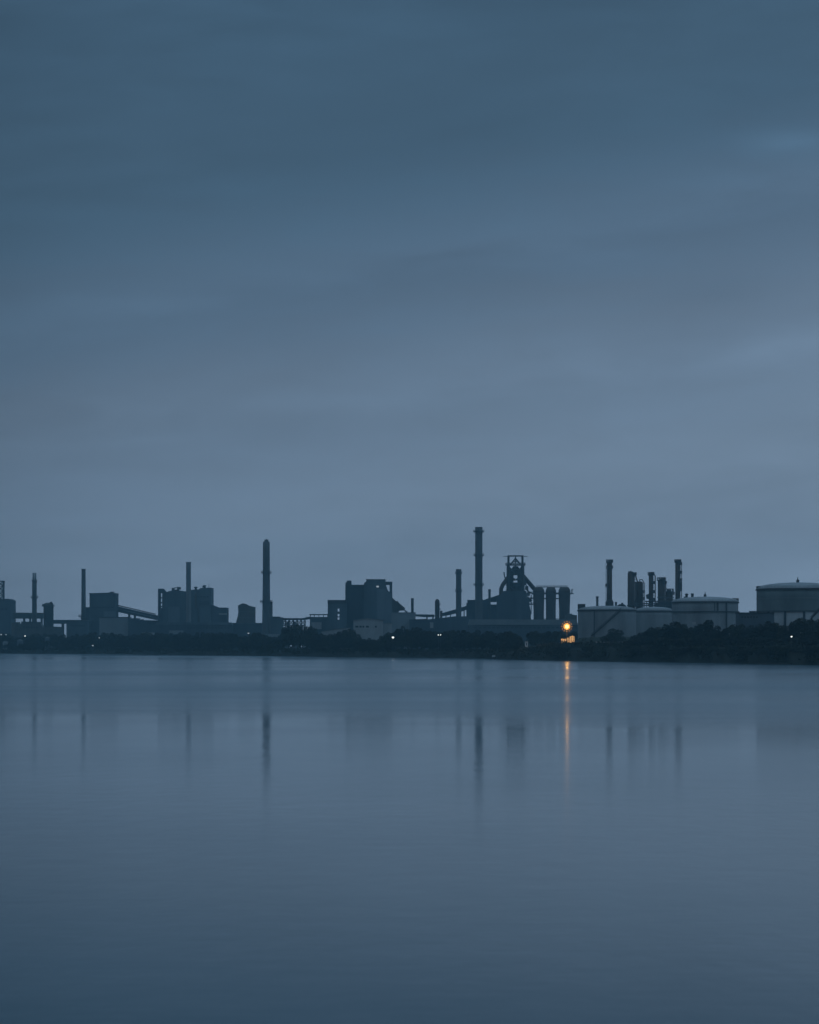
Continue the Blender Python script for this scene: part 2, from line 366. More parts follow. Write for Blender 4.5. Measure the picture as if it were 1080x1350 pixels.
mb = MB(); bxp(t, mb, 130.6, 170.4, 813.4, 814.3, -.6, 22.6); t.put('roof', mb, 'roof')
mb = MB(); bxp(t, mb, 169, 171.4, 814.4, None, -1.2, -.7); t.put('downpipe', mb, 'steel')
t = T('inclined_conveyor', 'covered conveyor sloping down from the sinter block to the big boiler block', 'conveyor', 180, 2735)
mb = MB(); mb.prism(poly(t, [(152.7,798.8),(208,811.6),(208,818),(152.7,806.4)]), 2, 8); t.put('gallery', mb, 'clad_b')
mb = MB(); mb.tube([t.P(152.7,797.6,3),t.P(172,802,3),t.P(205,809.8,3)], .55); t.put('pipe', mb, 'rust', True)
mb = MB(); mb.tube([t.P(153,802.4,1.6),t.P(172,806.7,1.6),t.P(199,812.9,1.6)], .28); t.put('handrail', mb, 'clad_l', True)
for x in (169.5, 177):
    mb = MB(); bxp(t, mb, x-1, x+1.4, 808, None, 2.5, 3.5); bxp(t, mb, x-1, x+1.4, 808, None, 6.5, 7.5)
    for k in range(5): mb.bar(t.P(x-.8,810+k*8,3),t.P(x+1.2,818+k*8,3),.35)
    t.put('trestle', mb, 'steel')
t = T('low_shed', 'low dark sheds below the sloping conveyor with a stepped roof', 'shed', 190, 2640, group=G_LOW)
mb = MB(); mb.prism(poly(t, [(170.5,None),(170.5,815),(182,815),(184,818),(187,816.4),(189,818.4),(207,818.8),(207,None)]), 0, 20); t.put('wall', mb, 'clad_b')
mb = MB(); mb.prism(poly(t, [(189,818.3),(207.3,818.7),(207.3,818),(189,817.6)]), -.6, 20.6); t.put('roof', mb, 'roof')
mb = MB(); bxp(t, mb, 188, 204, 834, 840, -8, -.5); t.put('lean_to', mb, 'render')

# ------------------------------------------------------------------ big boiler block
t = T('boiler_block', 'broad jagged roofed block behind a chimney, open framed tower at its left end', 'building', 245, 2780)
mb = MB()
mb.prism(poly(t, [(215.2,None),(215.2,781),(219,781),(222,779.6),(225,778.8),(238,778.6),(245,779.6),(252,777.6),(262,777),(264.5,775.2),(278,774.6),(278,None)]), 0, 40)
for k in range(14): bxp(t, mb, 219+k*4.1, 219.5+k*4.1, 783.5, None, -.35, 0)
t.put('wall', mb, 'clad')
mb = MB()                                            # open frame tower, sky seen through it
for x0, x1 in ((208,210.8),(213.6,215.1)): bxp(t, mb, x0, x1, 776.2, None, 2, 3.5); bxp(t, mb, x0, x1, 776.2, None, 12, 13.5)
mb.prism(poly(t, [(208,776),(215,776),(219,780.9),(215.3,780.9),(215,781.8),(208,781.8)]), 1.9, 13.6)
for y in (787.2, 793.6, 798.6): bxp(t, mb, 210.9, 213.5, y, y+1.7, 2.1, 13.3)
bxp(t, mb, 210.9, 213.5, 801.5, None, 2.1, 13.3); t.put('stair_tower', mb, 'clad_b')
mb = MB()
bxp(t, mb, 225.5, 228.5, 774.8, 778.7, 8, 16); bxp(t, mb, 228.6, 235, 776.9, 778.5, 10, 16); bxp(t, mb, 232.6, 236.8, 773.6, 776.8, 8, 16); bxp(t, mb, 228.6, 232.5, 774.2, 775.2, 9, 15)
t.put('roof_fan', mb, 'steel')
mb = MB(); mb.lathe(t.X(256.8), 14, [(1.2,t.Z(777.5)),(1.2,t.Z(775)),(2,t.Z(774.8)),(2,t.Z(773.6)),(.5,t.Z(773))],14); t.put('roof_vent', mb, 'steel')
mb = MB(); mb.lathe(t.X(268.3), 14, [(1.4,t.Z(775)),(1.4,t.Z(772.6)),(2,t.Z(772.4)),(1.8,t.Z(771.2))],14); mb.bar(t.P(265.5,774,14),t.P(268,771.2,14),.8); t.put('roof_vent', mb, 'steel')
mb = MB(); mb.bar(t.P(274.3,774.8,12),t.P(274.3,769.5,12),.3); t.put('mast', mb, 'steel')
mb = MB(); mb.prism(poly(t, [(278.1,None),(278.1,797),(288,801),(299,801),(299,None)]), 2, 30); t.put('annex', mb, 'clad_b')
mb = MB(); bxp(t, mb, 288.5, 299.2, 808.6, 810.4, 1.6, 1.95); t.put('gutter', mb, 'render')
windows(t, 255, 276, 786, 787.6, 5, -.45)
mb = MB(); bxp(t, mb, 222, 237, 800, 850, -1.0, -.4); t.put('wall_panel', mb, 'clad_m')
mb = MB(); bxp(t, mb, 262, 276, 792, 797, -.9, -.4); t.put('louvre', mb, 'clad_b')
mb = MB(); mb.tube([t.P(258,781,-1.4),t.P(258,800,-1.4),t.P(262,804,-1.4),t.P(262,840,-1.4)], .9, 10); t.put('duct', mb, 'rust', True)
chimney(248.6, 2730, 6.4, 7.2, 741.3, 'plain straight chimney rising in front of the broad boiler block', (), 'concrete_l')
t = T('long_shed', 'very long low shed along the foot of the boiler block', 'shed', 255, 2600, group=G_LOW)
mb = MB(); bxp(t, mb, 205, 306, 823.8, None, 0, 24); t.put('wall', mb, 'clad_b')
mb = MB(); mb.prism([(t.X(204.6),t.Z(823.75)),(t.X(306.4),t.Z(823.75)),(t.X(304),t.Z(820.6)),(t.X(207),t.Z(820.2))], -.7, 24.6); t.put('roof', mb, 'clad')
mb = MB(); bxp(t, mb, 224, 242, 831.2, 836, -7, -.2); t.put('lean_to', mb, 'clad_l')
windows(t, 246, 303, 827, 828.6, 14, -.08)
t = T('long_shed', 'low flat shed below the squat flared tower', 'shed', 325, 2590, group=G_LOW)
mb = MB(); bxp(t, mb, 299.5, 345, 822, None, 30, 54); t.put('wall', mb, 'clad_b')
mb = MB(); bxp(t, mb, 299.2, 345.2, 820.9, 821.9, 29.4, 54.5); t.put('roof', mb, 'clad')
t = T('quench_tower', 'squat flared tower with a humped top, left of the tallest left chimney', 'tower', 324, 2720)
mb = MB(); mb.prism(poly(t, [(309.5,None),(311,821),(313.6,812),(314.2,806),(313.7,798.6),(318,795.9),(320.5,795.4),(324,796.2),(328.5,798.6),(335.8,800.2),(335.8,821),(337,None)]), 0, 16); t.put('wall', mb, 'brick')
mb = MB(); bxp(t, mb, 315.5, 334.5, 806, 806.6, -.3, 0); bxp(t, mb, 315.5, 334.5, 814, 814.6, -.3, 0); t.put('band', mb, 'concrete')

# ------------------------------------------------------------------ chimney with a stepped base
t = chimney(351.2, 2500, 9.0, 12.6, 715, 'tall chimney with a small crown on top and a blocky stepped base', [(754.6,1.0),(793,1.5)], 'concrete', False)
mb = MB().lathe(0,0,[(t.S(4.5),t.Z(714.9)),(t.S(4.1),t.Z(714.2)),(t.S(2.6),t.Z(713.9)),(t.S(2.5),t.Z(711.8))],24)
for x, y in ((349.4,711),(351.5,710.6),(353.3,711.2)): mb.cyl(t.X(x),0,t.Z(714),t.Z(y),.5,.5,8)
t.put('crown', mb, 'steel')
mb = MB(); bxp(t, mb, 352, 359, 793, None, -3, 7); t.put('base_tower', mb, 'concrete')
t = T('pump_house', 'plain block joined to the foot of the crowned chimney', 'building', 365, 2480)
mb = MB(); bxp(t, mb, 357, 373, 814, None, -2, 16); t.put('wall', mb, 'clad')
mb = MB(); bxp(t, mb, 359.2, 369, 812.9, 813.9, -2.4, 16.4); t.put('roof', mb, 'roof')
mb = MB(); bxp(t, mb, 348, 374, 836.2, 840, -40, -28); t.put('plinth_wall', mb, 'clad_l')
t = T('trestle_conveyor', 'level conveyor on open latticed trestles, right of the crowned chimney', 'conveyor', 390, 2480)
mb = MB(); mb.prism(poly(t, [(369.2,814.8),(398,815),(409,812.8),(409,816.2),(400,817.6),(369.2,817.6)]), 0, 5); t.put('gallery', mb, 'clad_b')
for k in range(7):
    mb = MB(); x = 371+k*5.2
    for y in (.5, 4.5): mb.bar(t.P(x,817.6,y),t.P(x-.6,852,y),.8)
    if k < 6:
        mb.bar(t.P(x,817.6,.5),t.P(x+5,824,.5),.5); mb.bar(t.P(x,824,.5),t.P(x+5,817.6,.5),.5); mb.bar(t.P(x,824.4,.5),t.P(x+5.2,824.4,.5),.7)
    t.put('trestle', mb, 'steel')
mb = MB(); bxp(t, mb, 377.5, 381.5, 819.5, None, 1, 4); bxp(t, mb, 386.5, 390.5, 820, None, 1, 4); t.put('pier', mb, 'concrete')

# ------------------------------------------------------------------ stepped steel plant in the middle
t = T('open_roofed_building', 'low building under a thin raised roof, left of the stepped blocks', 'building', 420, 2460)
mb = MB(); bxp(t, mb, 408.6, 433, 813.4, None, 0, 22); t.put('wall', mb, 'clad')
mb = MB(); bxp(t, mb, 408, 433.6, 809.6, 810.7, -1, 23); t.put('roof', mb, 'roof')
for x in (408.8, 414, 420, 426, 431.6):
    mb = MB(); bxp(t, mb, x, x+.9, 810.7, 813.3, .2, 1.2); t.put('post', mb, 'steel')
mb = MB(); bxp(t, mb, 411, 424, 820.5, 829.5, -5, -.3); t.put('porch', mb, 'render')
t = T('casting_hall', 'lower left block of the stepped plant, with a dark parapet and a column of openings', 'building', 445, 2440)
mb = MB()
bxp(t, mb, 432.2, 445.2, 796, None, 0, 3); bxp(t, mb, 447.6, 457, 796, None, 0, 3)
for y0, y1 in ((796,802.4),(806.2,809.4),(812.6,814),(817,900)): mb.box(t.X(445.25),t.X(447.55),0.1,2.9,max(-.8,t.Z(y1)),t.Z(y0))
bxp(t, mb, 432.2, 435, 796, None, 3.1, 20); bxp(t, mb, 452, 456.9, 796, None, 3.1, 20)
t.put('wall', mb, 'clad')
mb = MB(); bxp(t, mb, 432, 457, 791, 795.9, -.6, 20.4); t.put('roof', mb, 'roof')
t = T('steel_plant', 'dark middle block of the stepped plant, with a stub turret at its left corner', 'building', 468, 2450)
mb = MB(); bxp(t, mb, 455.3, 483, 772, None, 0, 32)
for k in range(8): bxp(t, mb, 458+k*3, 458.4+k*3, 776, None, -.3, 0)
t.put('wall', mb, 'clad_b')
mb = MB(); bxp(t, mb, 455.3, 483, 770.9, 771.9, -.5, 32.5); rf = t.put('roof', mb, 'roof')
mb = MB(); mb.prism(poly(t, [(455.4,770.8),(455.4,767.8),(457.2,767.2),(457.2,765.2),(463,765.2),(463.4,770.8)]), 4, 14); t.put('turret', mb, 'clad_b', parent=rf)
t = T('steel_plant', 'tallest block of the stepped plant, with a sloped right shoulder and end frame', 'building', 498, 2430)
mb = MB()
o_ = [(480,None),(480,768.6),(483,766.6),(483,764.4),(508,764.4),(508,768),(509.4,773),(511.2,778),(514,781),(517.2,781),(517.2,None)]
mb.prism(poly(t, o_), 0, 4)
for k in range(9): bxp(t, mb, 483+k*3.6, 483.5+k*3.6, 784, None, -.3, 0)
t.put('wall', mb, 'clad')
mb = MB(); mb.prism(poly(t, [(497,850),(497,776.5),(508.6,776.5),(511,780.6),(514,783),(516.9,783),(516.9,850)]), -.9, -.32); t.put('wall_panel', mb, 'clad_m')
mb = MB(); mb.prism(poly(t, o_), 4.1, 34); t.put('rear_wall', mb, 'clad_b')
mb = MB(); bxp(t, mb, 482.6, 508.3, 763.6, 764.35, -.5, 34.5); t.put('roof', mb, 'roof')
mb = MB(); bxp(t, mb, 508.4, 517.2, 766.8, 770.6, 1, 20); bxp(t, mb, 513.6, 517.1, 770.7, 780.9, 1.1, 19.9); t.put('end_frame', mb, 'clad_b')
mb = MB(); bxp(t, mb, 496.3, 499.6, 772.3, 774.3, -.2, .1); t.put('window', mb, 'l_dim', label='small pale hole high in the wall, its brightness added as glow')  # a hole in the wall; an emitting panel stands in for its brightness
t = T('hopper_conveyor', 'short steep hopper conveyor on the right side of the stepped plant', 'conveyor', 525, 2440)
mb = MB(); mb.prism(poly(t, [(517.4,788),(521,791.4),(522.5,792.6),(524.5,792),(525.5,794.2),(534,801.4),(533.4,804.6),(527,805),(525,807.4),(517.4,807.4)]), 4, 12); t.put('chute', mb, 'rust')
mb = MB(); mb.bar(t.P(533.5,804.6,8),t.P(537,807.2,8),1.0); t.put('spout', mb, 'steel')
t = T('long_shed', 'low pale shed running right from the foot of the stepped plant', 'shed', 530, 2400, group=G_LOW)
mb = MB(); bxp(t, mb, 516, 548, 808, None, 0, 20); t.put('wall', mb, 'clad_l')
mb = MB(); bxp(t, mb, 515.6, 548.4, 807.3, 807.95, -.6, 20.6); t.put('roof', mb, 'sheet')
t = T('pale_warehouse', 'pale low warehouse with a row of small dark windows below the stepped plant', 'warehouse', 486, 1830)
mb = MB(); mb.prism(poly(t, [(466,None),(466,818),(485,815.5),(505,818),(505,None)]), 0, 24); t.put('wall', mb, 'render')
mb = MB(); mb.prism(poly(t, [(465.4,818),(485,815.4),(505.6,818),(505.6,817.4),(485,814.7),(465.4,817.4)]), -.6, 24.6); t.put('roof', mb, 'sheet')
for x0, x1 in ((468.5,472.6),(474,477),(478,480.4),(482.6,486.4),(494.4,496.8)):
    mb = MB(); bxp(t, mb, x0, x1, 825, 827.4, -.1, .1); t.put('window', mb, 'glass')
t = T('pale_annex', 'small pale flat roofed annex right of the warehouse with dark windows', 'building', 511, 1850)
mb = MB(); bxp(t, mb, 505.8, 516.5, 822, None, 0, 16); t.put('wall', mb, 'render')
mb = MB(); bxp(t, mb, 505.6, 516.8, 821.2, 821.95, -.5, 16.4); t.put('roof', mb, 'sheet')
t = T('pale_shed', 'pale low shed among trees, left of the windowed warehouse', 'shed', 440, 1900)
mb = MB(); mb.prism(poly(t, [(424,None),(424,833),(446,829.5),(461,828),(463,None)]), 0, 14); t.put('wall', mb, 'render')
mb = MB(); mb.prism(poly(t, [(423.6,833),(446,829.4),(461.4,827.9),(461.4,827.2),(446,828.7),(423.6,832.3)]), -.5, 14.4); t.put('roof', mb, 'sheet')

# ------------------------------------------------------------------ gas cleaning and pipe runs
chimney(543.8, 2450, 3.6, 4.2, 789, 'short thin stack standing alone right of the stepped plant', [], 'steel', group='short stacks', name='stack')
t = T('pipe_bridge', 'thin raised pipe bridge between the short thin stack and the capped scrubber', 'bridge', 562, 2470)
mb = MB(); mb.prism(poly(t, [(545.5,809.8),(573,810.2),(573,813.4),(560,813.6),(545.5,812.4)]), 0, 4); t.put('deck', mb, 'steel')
for x in (547, 563, 571):
    mb = MB(); bxp(t, mb, x-.9, x+.9, 813.5, None, .5, 3.5); t.put('pier', mb, 'steel')
t = T('long_shed', 'low dark shed under the raised pipe bridge', 'shed', 570, 2380, group=G_LOW)
mb = MB(); mb.prism(poly(t, [(540,None),(540,817.6),(562,816.8),(580,815),(600,812.5),(622,812.5),(622,None)]), 0, 22); t.put('wall', mb, 'clad_b')
mb = MB(); mb.prism(poly(t, [(539.6,817.5),(562,816.7),(562,815.9),(539.6,816.7)]), -.6, 22.6); t.put('roof', mb, 'roof')
mb = MB(); bxp(t, mb, 567, 571.5, 820.5, 828, -3, -.3); t.put('porch', mb, 'render')
t = T('scrubber', 'slim round topped scrubber vessel at the right end of the pipe bridge', 'vessel', 576.6, 2460)
r = t.S(3.1)
t.put('shell', MB().lathe(0,0,[(r,-.8),(r,t.Z(793.5)),(r*.85,t.Z(791.4)),(r*.4,t.Z(790.2)),(r*.25,t.Z(789.6))],20), 'rust', True)
for y in (797.5, 803.5):
    pf = t.put('platform', MB().box(r*.2,r+1.1,-r*1.1,r*.6,t.Z(y)-.3,t.Z(y)), 'steel'); mb = MB(); rails(mb,r*.2,r+1.1,-r*1.1,r*.6,t.Z(y),1.1,3); t.put('handrail', mb, 'steel', parent=pf)
mb = MB(); bxp(t, mb, 580.2, 583.4, 805.2, None, -2, 3); t.put('side_tank', mb, 'rust')
t = T('inclined_conveyor', 'covered conveyor climbing to the right behind the ringed chimney', 'conveyor', 610, 2540)
mb = MB(); mb.prism(poly(t, [(582,808.6),(601,803.2),(618,797.8),(618,803),(603,808.4),(590,811.4),(582,812.6)]), 0, 6); t.put('gallery', mb, 'clad_b')
for x, y in ((588,811),(594,810),(612,804.6),(616,803.4)):
    mb = MB(); bxp(t, mb, x-.5, x+.7, y, None, .6, 5.4); t.put('leg', mb, 'steel')
chimney(604.8, 2480, 7.0, 7.8, 750.8, 'medium dark chimney with two thin rings, left of the tallest chimney', [(755,.7),(778.8,.7)])

# ------------------------------------------------------------------ blast furnace
t = T('cast_house', 'stepped cast house behind the tallest chimney, left of the blast furnace', 'building', 635, 2560)
mb = MB(); mb.prism(poly(t, [(617,None),(617,791.8),(637,791.2),(658,784.2),(658,789.5),(655,789.8),(655,793.3),(648,793.3),(648,790.8),(645,792),(645,797),(660,797),(660,None)]), 0, 26); t.put('wall', mb, 'clad_b')
mb = MB(); mb.prism(poly(t, [(616.7,791.8),(626,791.4),(637,791.2),(637,790.5),(616.7,791)]), -.5, 26.5); t.put('roof', mb, 'roof')
mb = MB(); bxp(t, mb, 615.5, 616.9, 795, None, 4, 20); t.put('annex', mb, 'clad_b')
chimney(631.4, 2500, 9.6, 10.2, 695.2, 'tallest chimney of all, with three platform rings, left of the blast furnace', [(700.3,1.3),(731.6,1.1),(770.6,1.1)])
chimney(645.5, 2545, 3.2, 3.6, 777.2, 'short stack on the sloping roof between tallest chimney and blast furnace', [], 'steel', group='short stacks', name='stack')

t = T('blast_furnace', 'blast furnace tower with an open hoist frame on top and a diagonal downcomer pipe', 'furnace', 679.7, 2510)
s = t.S(1); B = 11.3*s
shaft = MB().lathe(0,0,[(9*s,-.8),(9*s,t.Z(812)),(10.4*s,t.Z(800)),(9.6*s,t.Z(788)),(7.6*s,t.Z(776)),(6*s,t.Z(773)),(3*s,t.Z(772))],28); t.put('shaft', shaft, 'rust', True)
mb = MB()
for a in (-1,1):
    for c in (-1,1): mb.bar((a*(B-.5),c*(B-.5),-.8),(a*(9.4*s),c*(9.4*s),t.Z(744)),2.0)
t.put('tower_frame', mb, 'steel')
mb = MB(); lv = [757.5,764.5,771.5,779,787,795]
for i, y in enumerate(lv):
    z = t.Z(y); e = (10.2+.3*i)*s
    pf = t.put('platform', MB().ring(0,0,z-.5,z,5.2*s if i else 3*s,e*1.16,8), 'steel')
    mb = MB(); round_rail(mb, e*1.15, z, 1.2, 8); t.put('handrail', mb, 'steel', parent=pf)
mb = MB()
for i in range(len(lv)-1):
    e = (9.9+.25*i)*s
    for y_ in (-e, e):
        mb.bar((-e,y_,t.Z(lv[i])),(-.1*e,y_,t.Z(lv[i+1])),.9); mb.bar((e,y_,t.Z(lv[i])),(.1*e,y_,t.Z(lv[i+1])),.9)
t.put('bracing', mb, 'steel')
for a in (-1,1):
    for c in (-1,1):
        mb = MB().tube([(a*5.4*s,c*4*s,t.Z(776)),(a*5.9*s,c*4.4*s,t.Z(768)),(a*5.6*s,c*4*s,t.Z(759)),(a*2.8*s,c*2*s,t.Z(752)),(a*1.0*s,c*1*s,t.Z(747))],[3.1*s,3.2*s,3.0*s,2.3*s,1.5*s],12)
        t.put('uptake', mb, 'rust', True)
mb = MB().cyl(0,0,t.Z(771.9),t.Z(768),3.4*s,2.4*s,16); mb.cyl(0,0,t.Z(757.4),t.Z(744),1.5*s,1.2*s,14); mb.lathe(0,0,[(1*s,t.Z(757)),(4.4*s,t.Z(754.5)),(4.4*s,t.Z(751)),(1*s,t.Z(747.6))],18); t.put('charging_hopper', mb, 'rust', True)
mb = MB(); mb.box(-12.8*s,12.8*s,-9*s,9*s,t.Z(745.6),t.Z(744.2)); pf = t.put('top_platform', mb, 'steel'); mb = MB(); rails(mb,-12.6*s,12.6*s,-8.9*s,8.9*s,t.Z(744.2),1.4,10,.2); t.put('handrail', mb, 'steel', parent=pf)
mb = MB()
for a in (-1,1):
    for c in (-1,1):
        mb.bar((a*9.2*s,c*6*s,t.Z(744.1)),(a*9.2*s,c*6*s,t.Z(733.4)),1.3)
    mb.box(a*9.2*s-.7,a*9.2*s+.7,-6.6*s,6.6*s,t.Z(734.1),t.Z(733.2))
for c in (-1,1):
    mb.box(-10.4*s,10.4*s,c*6*s-.5,c*6*s+.5,t.Z(733.15),t.Z(732.3))
    mb.bar((-6.4*s,c*4*s,t.Z(744.1)),(0,c*4*s,t.Z(736.2)),.9); mb.bar((6.4*s,c*4*s,t.Z(744.1)),(0,c*4*s,t.Z(736.2)),.9)
    mb.bar((-3.4*s,c*4*s,t.Z(740.3)),(3.4*s,c*4*s,t.Z(740.3)),.6)
mb.bar((0,0,t.Z(744.1)),(0,0,t.Z(733.2)),.7)
t.put('hoist_frame', mb, 'steel')
t.put('crane_rail', MB().box(-16*s,16*s,-.5,.5,t.Z(733.9),t.Z(733.25)), 'steel')
mb = MB()
for a in (-1,1):
    for y_ in (-9*s,9*s):
        mb.bar((a*9.4*s,y_,t.Z(746)),(a*2*s,y_,t.Z(757)),.9); mb.bar((a*9.4*s,y_,t.Z(757)),(a*2*s,y_,t.Z(747)),.9); mb.bar((a*9.6*s,y_,t.Z(751.5)),(a*1*s,y_,t.Z(751.5)),.7)
t.put('upper_bracing', mb, 'steel')
mb = MB().tube([t.P(681,753,5),t.P(686,754,6),t.P(691,760,7),t.P(706.5,777.5,12),t.P(709,783,14),t.P(709,806,14)],[1.9*s,2.6*s]+[2.8*s]*4,14); t.put('downcomer', mb, 'rust', True)
mb = MB().tube([t.P(674,756,-3),t.P(669,762.5,-3),t.P(662.6,771.5,-4),t.P(660.6,776.5,-4),t.P(660.4,800,-4)],2.7*s,14); t.put('offtake', mb, 'rust', True)
mb = MB().tube([t.P(664.4,754.2,-2),t.P(664.9,758.5,-2),t.P(666,762,-2),t.P(669,766,-2)],.75*s,8); t.put('bleeder_pipe', mb, 'steel', True)
mb = MB().prism(poly(t, [(655.5,None),(655.5,787),(658.5,785.3),(664,779.4),(693,779.4),(693.6,788),(696.6,790),(697.6,800),(699,806),(700,None)]), -14, 16); t.put('furnace_hall', mb, 'clad_b')
for y in (781.5, 788.8, 796.2):
    pf = t.put('walkway', MB().box(t.X(692.6),t.X(704),-2,1,t.Z(y)-.9,t.Z(y)), 'steel'); mb = MB(); rails(mb,t.X(692.6),t.X(704),-2,1,t.Z(y),1.2,8); t.put('handrail', mb, 'steel', parent=pf)
mb = MB().tube([t.P(692,776,-6),t.P(698,781,-6),t.P(704,783.4,-6)],.9*s,8); t.put('blast_pipe', mb, 'rust', True)

rr = random.Random(8)
for x0, x1, y0, y1 in ((691.4,694,767,771.4),(692.6,696.4,772.6,777),(694.4,698.4,782.4,785.6),(697.8,700.4,790,793.6),(668.6,671.6,749.6,753),(687.6,690.6,759.8,764.2),(669.4,673.4,766,771.4),(686,690.4,767.6,771.3)):
    mb = MB(); bxp(t, mb, x0, x1, y0, y1, -5, 3); t.put('equipment_box', mb, 'rust' if x0 < 690 else 'steel')
for x0, y0, x1, y1 in ((691,764,697,779),(696.6,779,696.6,806),(700.6,784,700.6,810),(693,785,702,792)):
    t.put('side_pipe', MB().tube([t.P(x0,y0,2.5),t.P(x1,y1,2.5)], .55*s, 8), 'steel', True)

G_ST = 'domed hot blast stoves'
def stove(px, w0, w1, yt, label, extra=False):
    t = T('hot_blast_stove', label, 'stove', px, 2490, group=G_ST)
    r0, r1 = t.S(w0)/2, t.S(w1)/2
    t.put('shell', MB().lathe(0,0,[(r0,-.8),(r0,t.Z(806)),(r1,t.Z(785)),(r1,t.Z(781))],28), 'rust', True)
    t.put('dome', MB().lathe(0,0,[(r1*1.03,t.Z(781.0)),(r1*1.02,t.Z(779.2)),(r1*.94,t.Z(777.2)),(r1*.76,t.Z(yt+.5)),(r1*.6,t.Z(yt))],28), 'rust', True)
    pf = t.put('platform', MB().ring(0,0,t.Z(783)-.5,t.Z(783),r1*.95,r1+1.2), 'steel'); mb = MB(); round_rail(mb,r1+1.1,t.Z(783)); t.put('handrail', mb, 'steel', parent=pf)
    mb = MB(); ladder(mb, 0, -r1-1.3, 1, t.Z(783)); t.put('ladder', mb, 'steel')
    if extra:
        mb = MB().box(r1*.8,r1+3.2,-1.5,1.5,t.Z(783)-.1,t.Z(782)); mb.bar((r1+1.6,0,t.Z(782)),(r1+1.6,0,t.Z(777.6)),.7); mb.bar((r1+.6,0,t.Z(778)),(r1+3,0,t.Z(776.6)),.5); t.put('davit_crane', mb, 'steel')
stove(710.4, 13.8, 14.8, 774.6, 'first hot blast stove, nearest the blast furnace and under its downcomer pipe')
stove(726.4, 13.0, 13.6, 774.2, 'middle hot blast stove of the row of three')
stove(744.3, 14.0, 15.4, 774.0, 'last hot blast stove, broadest, with a small davit crane on its right', True)
t = T('stove_gallery', 'thin walkway gallery across the tops of the three stoves', 'walkway', 728, 2490)
mb = MB(); bxp(t, mb, 707, 748, 773.8, 774.5, -1.6, 1.6); t.put('deck', mb, 'steel')
mb = MB(); rails(mb,t.X(707),t.X(748),-1.5,1.5,t.Z(773.8),1.2,22,.14); t.put('handrail', mb, 'steel')
t = T('gas_main', 'horizontal gas main running behind the stoves at two levels', 'pipe', 724, 2503)
for y in (782.2, 789.2): t.put('pipe', MB().tube([t.P(703,y),t.P(745,y)], t.S(.8)), 'rust', True)
t = T('long_shed', 'long low shed with a pale roof below the blast furnace and stoves', 'shed', 690, 2300, group=G_LOW)
mb = MB(); bxp(t, mb, 618, 762, 824, None, 0, 30); t.put('wall', mb, 'clad_b')
mb = MB(); mb.prism([(t.X(617.6),t.Z(823.9)),(t.X(762.4),t.Z(823.9)),(t.X(760),t.Z(817)),(t.X(620),t.Z(816.4))], -.8, 30.6); rf = t.put('roof', mb, 'sheet')
for k in range(6):
    mb = MB(); bxp(t, mb, 630+k*20, 641+k*20, 815.4, 816.3, 8, 14); t.put('roof_vent', mb, 'steel', parent=rf)
windows(t, 624, 756, 826.5, 828.5, 22, -.08)
t = T('brick_shed', 'dark brick shed right of the stoves behind the orange lamp', 'shed', 756, 2280, group=G_LOW)
mb = MB(); mb.prism(poly(t, [(749,None),(749,810.6),(752,810.6),(753,808.6),(757,808.4),(758,809.8),(764,810.4),(764,None)]), 32, 50); t.put('wall', mb, 'brick')
mb = MB(); bxp(t, mb, 748.6, 752, 809.7, 810.5, 31.5, 50.5); t.put('roof', mb, 'roof')

